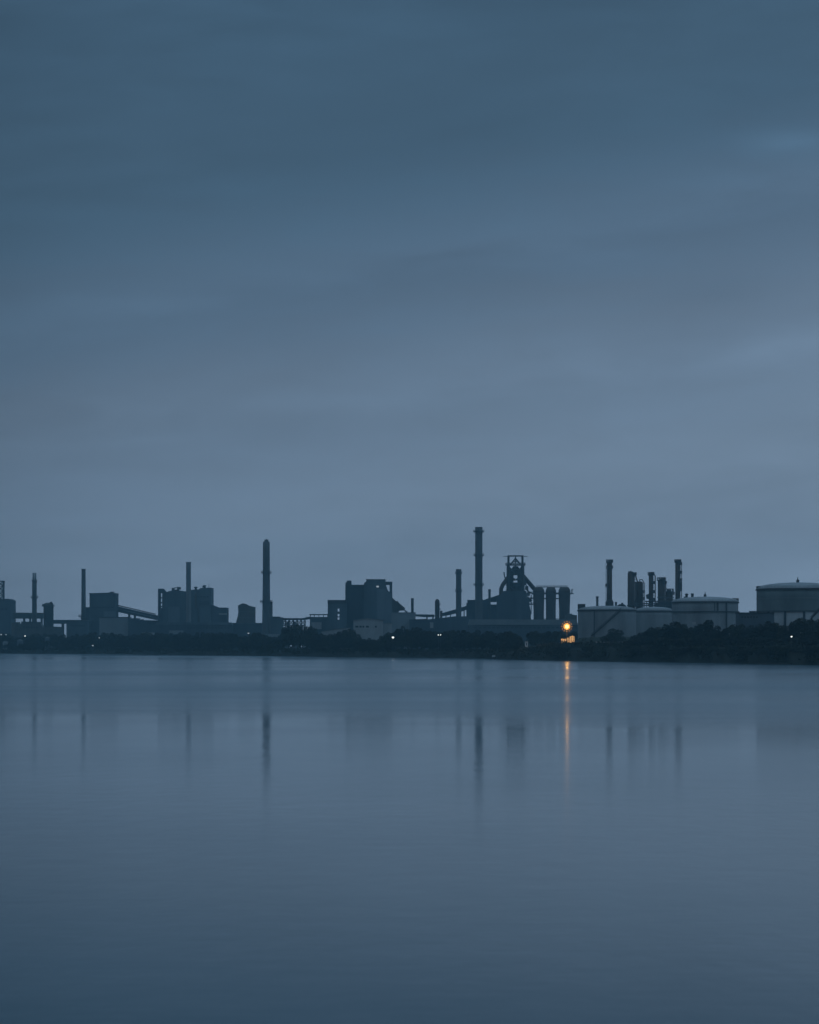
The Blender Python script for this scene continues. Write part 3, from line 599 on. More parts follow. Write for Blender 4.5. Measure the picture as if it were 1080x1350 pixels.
# ------------------------------------------------------------------ refinery columns
G_COL = 'refinery columns behind the tanks'
def column(px, w, yt, label, D=1950, m='rust', head='flat', decks=(), side=1, pipe=None, skirt=None, hoop=False, name='refinery_column'):
    t = T(name, label, 'column', px, D, 7.4, G_COL); r = t.S(w)/2; zt = t.Z(yt)
    top = [(r,zt)] if head == 'flat' else [(r,zt-r*.7),(r*.92,zt-r*.35),(r*.65,zt-r*.1),(r*.2,zt)]
    t.put('shell', MB().lathe(0,0,[(r,-.8)]+top,24), m, True)
    for y, half in decks:
        mb = MB(); z = t.Z(y)
        rl = MB()
        if half: mb.box(side*r*.2 if side>0 else -r-t.S(1.6), r+t.S(1.6) if side>0 else -r*.2, -r*1.15, r*.9, z-.6, z); rails(rl, side*r*.2 if side>0 else -r-t.S(1.6), r+t.S(1.6) if side>0 else -r*.2, -r*1.15, r*.9, z, 1.5, 4, .26)
        else: mb.ring(0,0,z-.7,z,r*.9,r+t.S(1.1)); round_rail(rl,r+t.S(1.0),z,1.7,9,.3)
        pf = t.put('platform', mb, 'steel'); t.put('handrail', rl, 'steel', parent=pf)
    mb = MB(); xl = side*(r+.9); ladder(mb, xl, -.4, 1, zt-1, .7)
    for k in range(int(zt/3)): mb.bar((xl,-.4,2+k*3),(side*r*.9,-.2,2+k*3),.12)
    t.put('ladder', mb, 'steel')
    if head == 'flat':
        mb = MB(); rr = random.Random(int(px*10))
        for k in range(7):
            a = rr.uniform(0,2*PI); q = rr.uniform(.3,1)*r; mb.cyl(q*math.cos(a),q*math.sin(a),zt-.1,zt+t.S(rr.uniform(1.0,3.2)),rr.uniform(.18,.42),None,8)
        mb.cyl(0,0,zt-.1,zt+t.S(1.6),r*.45,r*.35,12); t.put('head_piping', mb, 'steel')
    if pipe: t.put('riser_pipe', MB().tube([(0,-.1,zt-.3),(0,-.1,zt+t.S(2)),(side*(r+t.S(pipe))*.6,-.1,zt+t.S(2.4)),(side*(r+t.S(pipe)),-.1,zt-t.S(2)),(side*(r+t.S(pipe)),-.1,1)],t.S(.62),10), m, True)
    if skirt: t.put('skirt', MB().lathe(0,0,[(r+t.S(1.9),-.8),(r+t.S(1.9),t.Z(skirt)),(r*1.01,t.Z(skirt-4))],24), m, True)
    if hoop:
        mb = MB()
        for k in range(5):
            a = PI*k/5; mb.tube([(r*math.cos(a),r*math.sin(a),zt),(r*.8*math.cos(a),r*.8*math.sin(a),zt+t.S(2.4)),(0,0,zt+t.S(3.4)),(-r*.8*math.cos(a),-r*.8*math.sin(a),zt+t.S(2.4)),(-r*math.cos(a),-r*math.sin(a),zt)],.16,5)
        t.put('top_hoops', mb, 'steel')
    return t
t = column(803.8, 6.8, 741, 'tallest column left in the refinery, straight, above the first tank', decks=[(741,0),(749,0),(772.5,1)], side=-1, skirt=794)
t.put('riser_pipe', MB().tube([t.P(800.2,748,-2.2),t.P(800.2,798,-2.2)], t.S(.55),10), 'clad_l', True)
t = column(832.4, 9.6, 755, 'broad plain refinery column with a jagged top of stub pipes', decks=[(757.5,1)], m='rust')
t.put('riser_pipe', MB().tube([t.P(838.2,767,-1),t.P(838.2,800,-1)], t.S(1.0),10), 'rust', True)
t.put('transfer_pipe', MB().tube([t.P(837,756,-2),t.P(838.6,762,-2),t.P(840.6,767.5,-2),t.P(843,769,-2)], t.S(.8),10), 'rust', True)
t = column(843.4, 9.2, 766.4, 'round headed refinery column close beside the broad jagged one', head='dome', decks=[(781,1),(790,1)], m='rust', pipe=1.2)
t = column(858.6, 6.2, 757.5, 'slim refinery column with a wide railed head and side pipe, in the middle of the group', decks=[(757.5,0),(769,1),(781,1),(791,1)], pipe=2.4, hoop=True)
mb = MB(); mb.prism(poly(t, [(852,784),(855.4,783),(855.4,790),(852.6,789)]), -2, 2); t.put('side_box', mb, 'steel')
t = column(872.2, 9.6, 764.5, 'dark stocky refinery column right of the slim railed one', decks=[(764.5,0),(769,1)], m='rust', pipe=.8)
t = column(882.8, 9.0, 779.4, 'lowest stub column between the stocky column and the tall far right one', decks=[(779.4,0),(783,1)], m='rust')
t = column(893.8, 6.8, 740.8, 'tall far right refinery column with stacked side platforms and hooped top', decks=[(740.8,0),(744,1),(755.5,1),(765.5,1),(770,1),(774,1),(778,1)], hoop=True)
t.put('riser_pipe', MB().tube([t.P(898.2,744,-1),t.P(898.2,796,-1)], t.S(.5),10), 'steel', True)
t = T('pipe_rack', 'low tangle of pipes and frames at the foot of the refinery columns', 'pipes', 865, 1930, 7.4)
mb = MB()
for x0, x1, y in ((826,900,798.5),(850,898,793),(836,868,796),(866,888,788)): mb.tube([t.P(x0,y,-4),t.P(x1,y,-4)], .45)
t.put('pipe', mb, 'steel', True)
for x in range(828, 900, 8):
    mb = MB(); mb.bar(t.P(x,790+(x%5)*1.4,-5),t.P(x,858,-5),.5); mb.bar(t.P(x,795,-5),t.P(x+4,799,-5),.3); t.put('post', mb, 'steel')
mb = MB(); bxp(t, mb, 866, 890, 794, None, 6, 20); t.put('equipment_block', mb, 'clad_b')
for px, w, yt, lab in ((787.6,3.2,786.2,'short thin stack behind the first tank, left of the refinery columns'),(812.2,2.8,793.6,'stub stack just above the first tank roof, right of the tall straight column')):
    t = T('stack', lab, 'chimney', px, 1900, 7.4, 'short stacks'); r = t.S(w)/2
    t.put('shaft', MB().lathe(0,0,[(r,-.8),(r,t.Z(yt+1.5))],16), 'steel', True); t.put('rim', MB().ring(0,0,t.Z(yt+1.6),t.Z(yt),r*.6,r*1.2), 'steel')
t = T('pump_house', 'low roof hump just above the first tank, left of the broad column', 'building', 820, 1880, 7.4)
mb = MB(); mb.prism(poly(t, [(815,None),(815,798),(818,796.4),(823,796.6),(826,799),(826,None)]), 0, 8); t.put('wall', mb, 'clad_b')
t.put('vent', MB().cyl(t.X(821),3,t.Z(796.6),t.Z(794.6),.8), 'steel')
for px, yt, lab in ((905.4,783.2,'small twin headed vent stack rising above the left edge of the finialed tank'),(913,782.4,'small plain vent stack right of the twin headed one')):
    t = T('vent_stack', lab, 'chimney', px, 1700, 7.4, 'short stacks'); r = t.S(1.7)
    t.put('shaft', MB().lathe(0,0,[(r,-.8),(r,t.Z(yt+1.6)),(r*1.25,t.Z(yt+1.5)),(r*1.2,t.Z(yt))],16), 'steel', True)
    if px < 910:
        t.put('side_vent', MB().lathe(t.S(-2.2),0,[(r*.6,-.8),(r*.6,t.Z(yt+5)),(r*.9,t.Z(yt+4.8)),(r*.9,t.Z(yt+3.4))],12), 'steel', True)
        t.put('cap', MB().lathe(0,0,[(r*1.5,t.Z(yt-.1)),(r*.3,t.Z(yt-.9))],14), 'steel')

# ------------------------------------------------------------------ storage tanks
G_T = 'storage tanks'
def tank(px, wpx, yw, ya, D, label, m='tank', girders=(), stair=None, finial=True, ribs=0):
    t = T('storage_tank', label, 'tank', px, D, 6.5, G_T); R = t.S(wpx)/2; zw = t.Z(yw)
    n = 72
    t.put('shell', MB().lathe(0,0,[(R,-.8)]+[(R*(1+.0006*(k%2)),zw*k/8) for k in range(1,8)]+[(R,zw)],n), m, True)
    h = t.Z(ya)-zw
    t.put('roof', MB().lathe(0,0,[(R+.15,zw+.02),(R+.15,zw+.35)]+[(R*math.cos(k/10*PI/2)**.9 if k else R, zw+.36+(h-.4)*math.sin(k/10*PI/2)**1.15) for k in range(0,10)]+[(.4,zw+h)],n), 'tanktop', True)
    mb = MB().ring(0,0,zw-.75,zw-.05,R-.1,R+.5,n); t.put('top_girder', mb, 'steel')
    for y in girders: t.put('wind_girder', MB().ring(0,0,t.Z(y)-.35,t.Z(y)+.25,R-.1,R+.7,n), 'steel')
    mb = MB(); round_rail(mb, R+.1, zw+.36, 1.0, 60, .06); t.put('handrail', mb, 'steel')
    if finial:
        mb = MB().lathe(0,0,[(.75,zw+h-.1),(.75,zw+h+.8),(1.0,zw+h+.9),(.3,zw+h+1.5),(.06,zw+h+3)],12); t.put('vent', mb, 'steel')
    if stair:
        (xa,yaa),(xb,yb) = stair; mb = MB(); N_ = 46; pr = None
        for k in range(N_+1):
            x = t.X(xa)+(t.X(xb)-t.X(xa))*k/N_; z = t.Z(yaa)+(t.Z(yb)-t.Z(yaa))*k/N_
            x = max(-R*.985, min(R*.985, x)); a = -math.acos(x/R); q = ((R+.6)*math.cos(a),(R+.6)*math.sin(a),z)
            if pr:
                for dz, w_ in ((0,.5),(1.2,.11)): mb.bar((pr[0],pr[1],pr[2]+dz),(q[0],q[1],q[2]+dz),w_)
                mb.bar(q,(q[0],q[1],q[2]+1.2),.12)
            pr = q
        t.put('stair', mb, 'steel')
    return t, R, zw
def on_shell(t, R, px, z0, z1, w, name, m='steel'):
    x = t.X(px); y = -math.sqrt(max(.01,R*R-x*x))
    mb = MB().box(x-w/2,x+w/2,y-.7,y+.35,z0,z1); t.put(name, mb, m)
t, R, zw = tank(800.3, 76.4, 804.2, 798.6, 1520, 'first storage tank, with a long diagonal stair and nearest the orange lamp', stair=((778,838.5),(815.5,804.4)), finial=False)
on_shell(t, R, 781.2, -.5, zw-.8, .5, 'downpipe', 'clad_b')
mb = MB(); x0 = t.X(762.6); mb.box(x0,x0+t.S(8.5),-2.5,2.5,zw+.4,zw+.9); rails(mb,x0,x0+t.S(8.5),-2.5,2.5,zw+.9,2.4,5,.3); mb.box(x0+.3,x0+1.8,-1.5,1.5,zw+.95,zw+2.9); t.put('gauging_platform', mb, 'steel')
t, R, zw = tank(862.5, 50.5, 805.4, 800, 1620, 'small storage tank half hidden behind the first, with a low conical roof', finial=False)
t, R, zw = tank(929.8, 87, 793.6, 786.6, 1490, 'wide storage tank with a half height ring girder, before the tall right column', girders=(806.6,))
on_shell(t, R, 941.3, t.Z(806), t.Z(793.6), .9, 'ladder_cage'); on_shell(t, R, 953.3, 0, t.Z(795.4), .9, 'riser_pipe')
on_shell(t, R, 937, t.Z(806), t.Z(795), .3, 'seam'); 
mb = MB(); rails(mb, t.X(966), t.X(973), -3, 1, zw+.4, 1.6, 4, .2); t.put('gauging_platform', mb, 'steel')
t, R, zw = tank(1052, 108, 776.6, 767.9, 1300, 'largest storage tank, green grey, at the right edge with a finial on its dome', 'tank_d', girders=(806.2,), stair=((1060,817),(1098,777)))
t.put('shell_band', MB().ring(0,0,t.Z(789.6),t.Z(788.9),R-.1,R+.18,72), 'clad_l')
t.put('lower_wall', MB().ring(0,0,-.7,t.Z(807.1),R-.2,R+.35,72), 'render', True)
mb = MB()
for k in range(7):
    a = PI+PI*(k+.5)/7; mb.bar(((R+.5)*math.cos(a),(R+.5)*math.sin(a),-.5),((R+.5)*math.cos(a),(R+.5)*math.sin(a),t.Z(807.1)),.9)
t.put('buttress', mb, 'clad_b')
mb = MB(); rails(mb, t.X(998.4), t.X(1004), -2, 2, zw+.4, 1.0, 3, .18); t.put('gauging_platform', mb, 'steel')
t = T('control_building', 'low dark flat building between the two right storage tanks', 'building', 986, 1240, 6.5)
mb = MB(); bxp(t, mb, 975, 1021, 808.4, None, 0, 14); t.put('wall', mb, 'clad')
mb = MB(); bxp(t, mb, 974.6, 1021.3, 807.4, 808.3, -.4, 14.4); rf = t.put('roof', mb, 'roof')
mb = MB(); bxp(t, mb, 991, 997.4, 805.4, 807.3, 4, 9); t.put('roof_box', mb, 'clad_b', parent=rf)
windows(t, 977, 1000, 812.6, 814.6, 6, -.08)

# embankment round the tank farm
vs, fs = [], []; prof = [(-14,0),(-9,2.6),(-5,4.6),(-2,5.4),(2,5.5),(8,3),(16,0)]
st = [(748,.05),(756,.35),(764,.9),(790,1.0),(830,1.02),(880,1.0),(940,1.0),(1010,.95),(1090,.9),(1180,.85)]
for px, k_ in st:
    D = 1420 if px < 960 else 1420-(px-960)*.75
    for d, h in prof: vs.append(((px-540)/F*D, D+d, 6.8+h*k_+(.2*math.sin(px*.5+d) if 0 < h < 5.45 else 0)))
for i in range(len(st)-1):
    for j in range(len(prof)-1):
        a = i*len(prof)+j; fs.append((a,a+len(prof),a+len(prof)+1,a+1))
eb = MB().add(vs, fs).build('embankment', M['berm'], None, True); tag(eb, 'grassed earth embankment in front of the tanks', None, None, 'structure')

# ------------------------------------------------------------------ lamps and small things on the shore
def lamp_post(px, py, D, label, m, size, arm=0.0, h=None, name='street_lamp'):
    gz = ground(px, D)-.15; t = T(name, label, 'lamp', px, D, gz, 'small lamps along the far shore'); z = t.Z(py)
    if z < 2.5: z = 2.5
    t.put('pole', MB().lathe(0,.4,[(.13,-.4),(.08,z+.3)],8), 'steel', True)
    t.put('arm', MB().bar((0,.4,z+.25),(0,-.25,z+.25),.1), 'steel')
    hd = t.put('lamp_head', MB().lathe(0,-.25,[(size*.6,z+.1),(size*.75,z+.22),(size*.2,z+.34)],12), 'steel')
    mb = MB(); s_ = size*.5
    mb.lathe(0,-.25,[(s_*.35,z-s_*1.1),(s_*.85,z-s_*.6),(s_,z),(s_*.8,z+.08)],12); t.put('lens', mb, m, True, parent=hd)
for px, py, off, lab, m, s_ in (
    (1.6,836.2,16,'white lamp at the very left edge of the far shore','l_dim',1.6),
    (8,836.4,18,'faint lamp just right of the left edge lamp','l_dim',1.1),
    (33.2,838.2,15,'small bright lamp below the twin flue chimney','l_white',1.1),
    (122.4,850.6,14,'low pale lamp near the water below the sinter block','l_dim',1.6),
    (131,840.6,16,'faint lamp straight above the low one below the sinter block','l_dim',1.2),
    (327.6,834.4,16,'tiny lamp below the squat flared tower','l_dim',1.4),
    (518.2,839.8,12,'brightest white lamp, below the right end of the stepped plant','l_white',1.5),
    (578,837,12,'left of a close pair of white lamps below the scrubber','l_white',.6),
    (581,836.8,12,'right of a close pair of white lamps below the scrubber','l_white',.6),
    (1043.6,839,6,'small white lamp among the dark trees at the right','l_white',.7)):
    D = shoreD(px)+off; lamp_post(px, py, D, lab, M and m, s_)

t = T('floodlight_mast', 'glowing orange floodlight on a mast above the lit fence', 'lamp', 747.6, 1336, 7.2)
zl = t.Z(826)
t.put('pole', MB().lathe(0,.9,[(.3,-.4),(.2,zl+2.2)],12), 'steel', True)
mb = MB()
for k in range(12):
    a = 2*PI*k/12+.2; mb.bar((0,.75,zl),(2.7*math.cos(a),.75,zl+2.7*math.sin(a)),.1)
fr = t.put('halo_frame', mb, 'steel')  # added spokes that carry the halo beads
t.put('lantern', MB().lathe(0,-.3,[(.3,zl-1.0),(.85,zl-.65),(1.03,zl),(.85,zl+.65),(.3,zl+1.0)],16), 'l_warm', True)
for k in range(12):  # two rings of glowing beads added to imitate the lamp's glare halo
    for r_, d_, m_, h_ in ((1.5,.2,'halo_amber',.34),(2.6,.6,'halo_faint',.26)):
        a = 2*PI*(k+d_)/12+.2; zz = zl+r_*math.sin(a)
        t.put('halo_bead', MB().lathe(r_*math.cos(a),.35,[(h_*.4,zz-h_),(h_,zz),(h_*.4,zz+h_)],10), m_, True, parent=fr)
pl = bpy.data.lights.new('floodlight_beam', 'POINT'); pl.energy = 900; pl.color = (1,.5,.12); pl.shadow_soft_size = .6
po = bpy.data.objects.new('floodlight_beam', pl); C.objects.link(po); po.location = (0,-2.0,zl-.2); po.parent = t.o
pl = bpy.data.lights.new('fence_beam', 'SPOT'); pl.energy = 9000; pl.color = (1,.6,.25); pl.shadow_soft_size = .4; pl.spot_size = math.radians(110); pl.spot_blend = .5
po = bpy.data.objects.new('fence_beam', pl); C.objects.link(po); po.location = (0,1.8,zl-1.0); po.parent = t.o
po.rotation_euler = Vector((-.3,-6.4,7.4)).to_track_quat('Z','Y').to_euler()
t = T('paling_fence', 'lit orange paling fence of uneven boards at the foot of the floodlight', 'fence', 748.5, 1347, 7.3)
x = 740.2; rnd = random.Random(5); k = 0
while x < 757.8:
    w_ = rnd.uniform(1.7,2.7); top = 841.6 if x < 745 else (840.9 if x < 750 else 839.6-1.2*math.sin((x-750)/8*PI))
    mb = MB(); bxp(t, mb, x, x+w_-.75, top+rnd.uniform(-.4,1.0), 850.6+rnd.uniform(-.3,.5), rnd.uniform(0,.5), .9); t.put('board', mb, 'wood'); x += w_; k += 1
mb = MB(); bxp(t, mb, 740, 758, 848.2, 849, .95, 1.2); t.put('rail', mb, 'wood')
for x in (740.6,746.5,752.3,757.4):
    mb = MB(); bxp(t, mb, x, x+.6, 842.5, None, 1.25, 1.6); t.put('post', mb, 'wood')

for (x0,x1), lab in (((785.5,803.5),'left length of pale panelled quay wall below the first tank'),((808.5,824.5),'right length of pale panelled quay wall below the first tank')):
    t = T('quay_wall', lab, 'wall', (x0+x1)/2, 1345, 7.0, 'pale quay walls')
    mb = MB(); x = x0; rnd = random.Random(int(x0))
    bxp(t, mb, x0, x1, 846, 848.4, 0, .5)
    t.put('panel', mb, 'render')
    while x < x1-1.4:
        mb = MB(); bxp(t, mb, x, x+1.3, 848.4, 850.5+rnd.uniform(0,2), .05, .45); t.put('post', mb, 'render'); x += 2.6
t = T('hut', 'small pale hut on the dark headland left of the floodlight', 'hut', 694.3, 1412, 7.0)
mb = MB(); bxp(t, mb, 692.6, 696, 846, None, 0, 2); t.put('wall', mb, 'white')
mb = MB(); mb.prism(poly(t, [(692.2,846),(694.3,844.9),(696.4,846)]), -.2, 2.2); t.put('roof', mb, 'sheet')
mb = MB(); bxp(t, mb, 693.7, 694.9, 847.2, 851, -.05, .05); t.put('door', mb, 'clad_b')
t = T('small_boat', 'small dark boat with a pale twin windowed cabin moored off the headland', 'boat', 651.2, 1440, 0)
w_ = t.S(2.6)
mb = MB(); pts = [(-w_,1.0),(-w_*.7,-.3),(w_*.7,-.3),(w_,1.0)]
mb.prism(pts, 0, 5); mb.add([(-w_,0,1.0),(-w_*.7,0,-.3),(w_*.7,0,-.3),(w_,0,1.0),(0,-1.8,1.25),(0,-1.2,-.2)],[(0,4,5,1),(4,3,2,5),(0,3,4)]); t.put('hull', mb, 'hull')
for s_ in (-1,1): t.put('cabin_side', MB().box(s_*w_*.4-.42,s_*w_*.4+.42,1.2,3.2,1.0,2.1), 'white')
t.put('cabin_roof', MB().box(-w_*.86,w_*.86,1.0,3.4,2.1,2.3), 'clad_l')
t.put('mast', MB().cyl(0,2.4,2.3,3.4,.06,.04,8), 'steel')
for px, py, w, h, D, lab in ((6.6,846.2,6,3.4,2345,'small pale boathouse low on the shore at the far left'),(26,844.6,7,5,2330,'grey boathouse low on the shore below the twin flue chimney'),(62,841.5,6,6,2290,'grey tall boathouse on the shore below the domed vessel')):
    D = shoreD(px)+15; t = T('boathouse', lab, 'shed', px, D, ground(px, D)-.1)
    mb = MB(); bxp(t, mb, px-w/2, px+w/2, py, None, 0, 7); t.put('wall', mb, 'render' if px < 10 else 'clad_m')
    mb = MB(); mb.prism(poly(t, [(px-w/2-.3,py-.02),(px-w*.1,py-h*.35),(px+w/2+.3,py-.02)]), -.4, 7.4); t.put('roof', mb, 'clad_l')
    mb = MB(); bxp(t, mb, px-w*.1, px+w*.1, py+h*.5, None, -.08, .1); t.put('door', mb, 'clad_b')
t = T('sea_wall', 'thin pale sea wall at the water below the sinter block', 'wall', 131, 2248, .2)
mb = MB(); bxp(t, mb, 125, 138.5, 850, None, 0, 1); t.put('wall', mb, 'clad_m'); mb = MB(); bxp(t, mb, 124.8, 138.7, 849.5, 849.95, -.2, 1.2); t.put('coping', mb, 'clad_l')
t = T('marker_post', 'pale marker post between the crowns in front of the wide tank', 'post', 915.2, 1232, 6.5)
t.put('post', MB().lathe(0,0,[(.35,-.5),(.3,t.Z(820.5))],10), 'clad_l', True); t.put('board', MB().box(-.9,.9,-.5,-.35,t.Z(823.5),t.Z(820)), 'render')
t = T('landing_stage', 'low dark timber landing stage along the shore at the right edge', 'jetty', 1040, 1040, 0)
mb = MB(); bxp(t, mb, 1000, 1082, 874.6, 875.4, 0, 4); t.put('deck', mb, 'bark')
for k in range(12):
    mb = MB().cyl(t.X(1002+k*7),.6,-1.5,t.Z(875.4),.16,.16,8); t.put('pile', mb, 'bark')

# ------------------------------------------------------------------ trees
def crown_mesh(seed, n, m, lobes, rx, h):
    rnd = random.Random(seed); vs, fs = [], []
    L_ = []
    for k in range(lobes):
        a = rnd.uniform(0,2*PI); rr = rnd.uniform(.1,.62)*rx; zz = h*rnd.uniform(.34,.82)
        L_.append((rr*math.cos(a), rr*math.sin(a), zz, rnd.uniform(.26,.46)*rx*(1.15-.4*abs(zz/h-.5)), rnd.uniform(.12,.2)*h))
    L_.append((0,0,h*.82,.36*rx,.17*h)); L_.append((0,0,h*.5,.6*rx,.26*h))
    for i in range(n):
        cx,cy,cz,lr,lh = L_[rnd.randrange(len(L_))]
        while True:
            u,v,w = (rnd.uniform(-1,1) for _ in range(3)); q = u*u+v*v+w*w
            if .25 < q < 1: break
        p = Vector((cx+u*lr*1.1, cy+v*lr*1.1, cz+w*lh*1.1))
        nn = Vector((rnd.gauss(0,1),rnd.gauss(0,1),rnd.gauss(0,1)+.4)).normalized(); t_ = nn.orthogonal().normalized(); b_ = nn.cross(t_)
        s_ = rnd.uniform(.16,.42); e = rnd.uniform(.6,1.2)
        o = len(vs); vs += [p+t_*s_, p+b_*s_*e, p-t_*s_*.9, p-b_*s_*e]; fs.append((o,o+1,o+2,o+3))
    me = bpy.data.meshes.new('crown'); me.from_pydata(vs, [], fs); me.materials.append(m); return me
def trunk_mesh(seed, h):
    rnd = random.Random(seed); mb = MB(); j = lambda s_: rnd.uniform(-s_,s_)
    p = [(0,0,-.6),(j(.15),j(.15),h*.2),(j(.3),j(.3),h*.42),(j(.4),j(.4),h*.7)]
    mb.tube(p, [.3,.24,.17,.07], 8)
    for k in range(5):
        a = rnd.uniform(0,2*PI); z = h*rnd.uniform(.2,.5); l = h*rnd.uniform(.18,.3)
        mb.tube([(0,0,z),(l*.5*math.cos(a),l*.5*math.sin(a),z+l*.5),(l*math.cos(a),l*math.sin(a),z+l*.8)], [.12,.08,.03], 6)
    o = mb.build('trunk', M['bark']); me = o.data; bpy.data.objects.remove(o); return me
KINDS = []
for k in range(7): KINDS.append((crown_mesh(40+k, 2600, M['leaf' if k%3 else 'leaf_b'], 7+k%4, [4.6,5.2,4.2,5.6,4.9,3.8,5.4][k], 11.0), trunk_mesh(90+k, 11.0), [4.6,5.2,4.2,5.6,4.9,3.8,5.4][k]))
rt = random.Random(21)
def tree(px, D, ytop, wpx, label, group, kind=None):
    gz = ground(px, D)-.2
    k = KINDS[rt.randrange(7) if kind is None else kind]
    H = HC+(YH-ytop)/F*D-gz
    if H < 2.0: H = 2.0
    o = bpy.data.objects.new('tree', None); C.objects.link(o); o.location = ((px-540)/F*D, D, gz)
    sxy = (wpx/F*D)/(2*k[2])*1.38
    o.scale = (sxy, sxy, H/11.0/.98); o.rotation_euler[2] = rt.uniform(0,6.28); tag(o, label, 'tree', group)
    for nm, me in (('trunk',k[1]),('crown',k[0])):
        c = bpy.data.objects.new(nm, me); C.objects.link(c); c.parent = o
    return o
# tree belt of the far shore
prof = [(-20,836),(20,837),(60,836),(95,837),(110,835),(140,835),(170,834),(200,835),(225,833),(255,834),(300,835),(344,835),(350,839),(368,839),(374,828),(384,824),(394,823.5),(408,824),(414,832),(428,838),(442,834),(456,829),(466,832),(474,839),(486,842),(502,842),(508,836),(518,834),(526,827),(545,827),(575,829),(600,832),(640,832),(680,833),(700,838)]
SEG = [(-30,112,'dark tree in the shore belt below the twin flue chimney and vessel','shore trees at the far left'),
       (112,205,'dark tree in the shore belt below the sinter block and sloping conveyor','shore trees below the sinter block'),
       (205,345,'dark tree in the shore belt below the boiler block','shore trees below the boiler block'),
       (345,470,'dark tree in the taller clump between crowned chimney and pale warehouse','shore trees left of the warehouse'),
       (470,545,'low dark tree in front of the pale warehouse','shore trees at the pale warehouse'),
       (545,720,'dark tree in the shore belt below the blast furnace and tallest chimney','shore trees below the blast furnace')]
px = -22.0
while px < 687:
    sg = [s_ for s_ in SEG if s_[0] <= px < s_[1]][0]
    yt = lerp(prof, px)+rt.uniform(-1.4,4.6)
    tree(px, shoreD(px)+rt.uniform(26,55), yt, rt.uniform(11,17), sg[2], sg[3])
    px += rt.uniform(5.0,7.4)
px = -16.0
while px < 687:
    sg = [s_ for s_ in SEG if s_[0] <= px < s_[1]][0]
    yt = lerp(prof, px)+rt.uniform(7,13)
    tree(px, shoreD(px)+rt.uniform(12,22), yt, rt.uniform(10,15), sg[2].replace('dark tree','small dark waterside tree') if 'low dark' not in sg[2] else 'low dark waterside bush tree in front of the pale warehouse', sg[3]+', waterside')
    px += rt.uniform(7.5,10.5)
for px in range(700, 762, 8):
    tree(px+rt.uniform(-2,2), 1560+rt.uniform(0,40), 832.5+rt.uniform(-1,2), 16, 'dark tree in the belt just left of the floodlight', 'trees behind the floodlight')
# headland and tank front trees
for x, yt, w_, D, lab in (
    (808,829,25,1400,'round bushy tree alone in front of the first tank'),
    (890.5,820,30,1215,'domed crown highest in front of the gap between small and wide tanks'),
    (935,817.6,24,1190,'round crowned tree standing against the lower wall of the wide tank'),
    (1057,814.6,26,1105,'tallest tree at the right, against the largest tank')):
    tree(x, D, yt, w_, lab, 'trees in front of the tanks')
for x, yt, w_ in ((836,838,18),(846,834,20),(856,830.5,20),(867,827,22),(878,823.5,22),(902,823,22),(911,827.5,15),(923,823,18),(946,825.5,18),(957,829,18),(967,823.6,22),(978,823.6,20),(990,824.4,20),(1001,823,22),(1013,819.6,22),(1023,821,20),(1034,824.6,18),(1046,819.5,20),(1068,818,22),(1080,816.5,26),(1093,818,26)):
    seg = 'dark tree in the slope of trees before the small tank' if x < 900 else ('dark tree in the row before the wide tank' if x < 975 else 'dark tree in the row before the largest tank and low building')
    tree(x, shoreD(x)+rt.uniform(45,75), yt, w_, seg, seg.replace('dark tree','trees'))
for i in range(34+30):
    x = 690+i*12.0+rt.uniform(-3,3) if i < 34 else 828+(i-34)*9+rt.uniform(-3,3)
    if 776 < x < 832 or 684 < x < 703: continue
    yt = 852 if x < 735 else (857 if x < 830 else (838+6*rt.random() if i < 34 else 850+5*rt.random()))
    if x > 830: tree(x, shoreD(x)+(rt.uniform(16,28) if i < 34 else rt.uniform(7,13)), yt, rt.uniform(20,28), 'low dark bush tree at the water edge below the tanks', 'waterside bushes below the tanks')
    else: tree(x, shoreD(x)+rt.uniform(14,22), yt+rt.uniform(-1,3), rt.uniform(14,20), 'low dark bush on the headland bank around the floodlight', 'headland bushes')
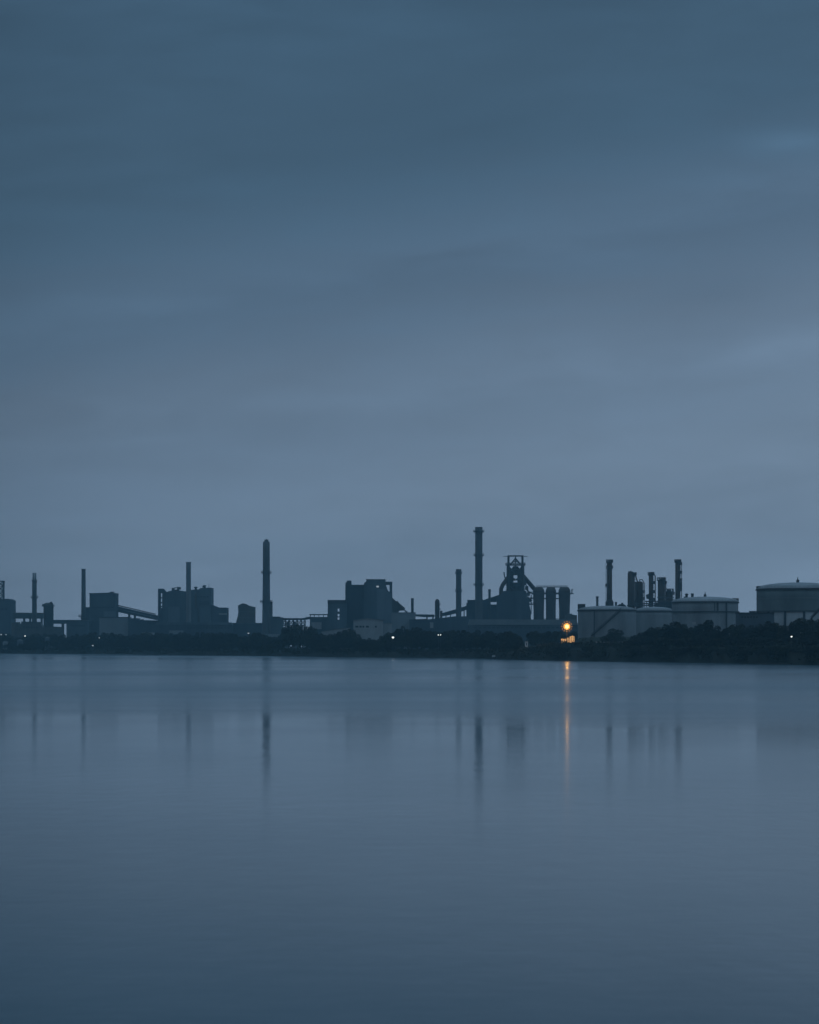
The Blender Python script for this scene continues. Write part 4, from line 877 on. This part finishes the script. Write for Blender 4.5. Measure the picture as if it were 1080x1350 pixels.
# scrub along the bank: nobody could count it
vs, fs = [], []; rs = random.Random(3)
for i in range(4200):
    px = rs.uniform(-60, 1140) if i < 2600 else rs.uniform(680, 1140); D = shoreD(px)+rs.uniform(3, 40); gz = ground(px, D)
    R_ = rs.uniform(.7,2.1); cx = (px-540)/F*D
    for k in range(16):
        p = Vector((cx+rs.gauss(0,R_*.55), D+rs.gauss(0,R_*.55), gz+abs(rs.gauss(.2,R_*.5))))
        nn = Vector((rs.gauss(0,1),rs.gauss(0,1),rs.gauss(0,1))).normalized(); t_ = nn.orthogonal().normalized(); b_ = nn.cross(t_); s_ = rs.uniform(.25,.6)
        o = len(vs); vs += [p+t_*s_,p+b_*s_,p-t_*s_,p-b_*s_]; fs.append((o,o+1,o+2,o+3))
fv, ff = [], []
for i in range(9000):
    x = rs.uniform(-760, 760); y = 3040+x*-.2+rs.uniform(0,60); z = 3+10*(rs.random()**.8)*(.75+.25*math.sin(x*.05)+.12*math.sin(x*.17))
    nn = Vector((rs.gauss(0,1),rs.gauss(0,1),rs.gauss(0,1))).normalized(); t_ = nn.orthogonal().normalized(); b_ = nn.cross(t_); s_ = rs.uniform(.8,1.9); p = Vector((x,y,z))
    o = len(fv); fv += [p+t_*s_,p+b_*s_,p-t_*s_,p-b_*s_]; ff.append((o,o+1,o+2,o+3))
fm = bpy.data.meshes.new('far_wood'); fm.from_pydata(fv, [], ff); fm.materials.append(M['leaf'])
fo = bpy.data.objects.new('far_wood', fm); C.objects.link(fo); tag(fo, 'low far wood closing the view behind the works', 'wood', None, 'stuff')
me = bpy.data.meshes.new('scrub'); me.from_pydata(vs, [], fs); me.materials.append(M['leaf_b'])
so_ = bpy.data.objects.new('scrub', me); C.objects.link(so_); tag(so_, 'low dark scrub covering the shore bank', 'scrub', None, 'stuff')

# ------------------------------------------------------------------ camera and render
cam = bpy.data.cameras.new('camera'); co = bpy.data.objects.new('camera', cam); C.objects.link(co)
co.location = (0,0,HC); co.rotation_euler = (PI/2,0,0)
cam.sensor_fit = 'HORIZONTAL'; cam.sensor_width = 36; cam.lens = F/1080*36; cam.shift_y = (YH-675)/1080
cam.clip_start = .5; cam.clip_end = 20000
sc = bpy.context.scene; sc.camera = co
sc.render.engine = 'CYCLES'
sc.view_settings.view_transform = 'Standard'; sc.view_settings.look = 'None'; sc.view_settings.exposure = 0; sc.view_settings.gamma = 1
sc.cycles.use_denoising = True; sc.cycles.max_bounces = 5; sc.cycles.volume_bounces = 0
sc.cycles.sample_clamp_indirect = 4
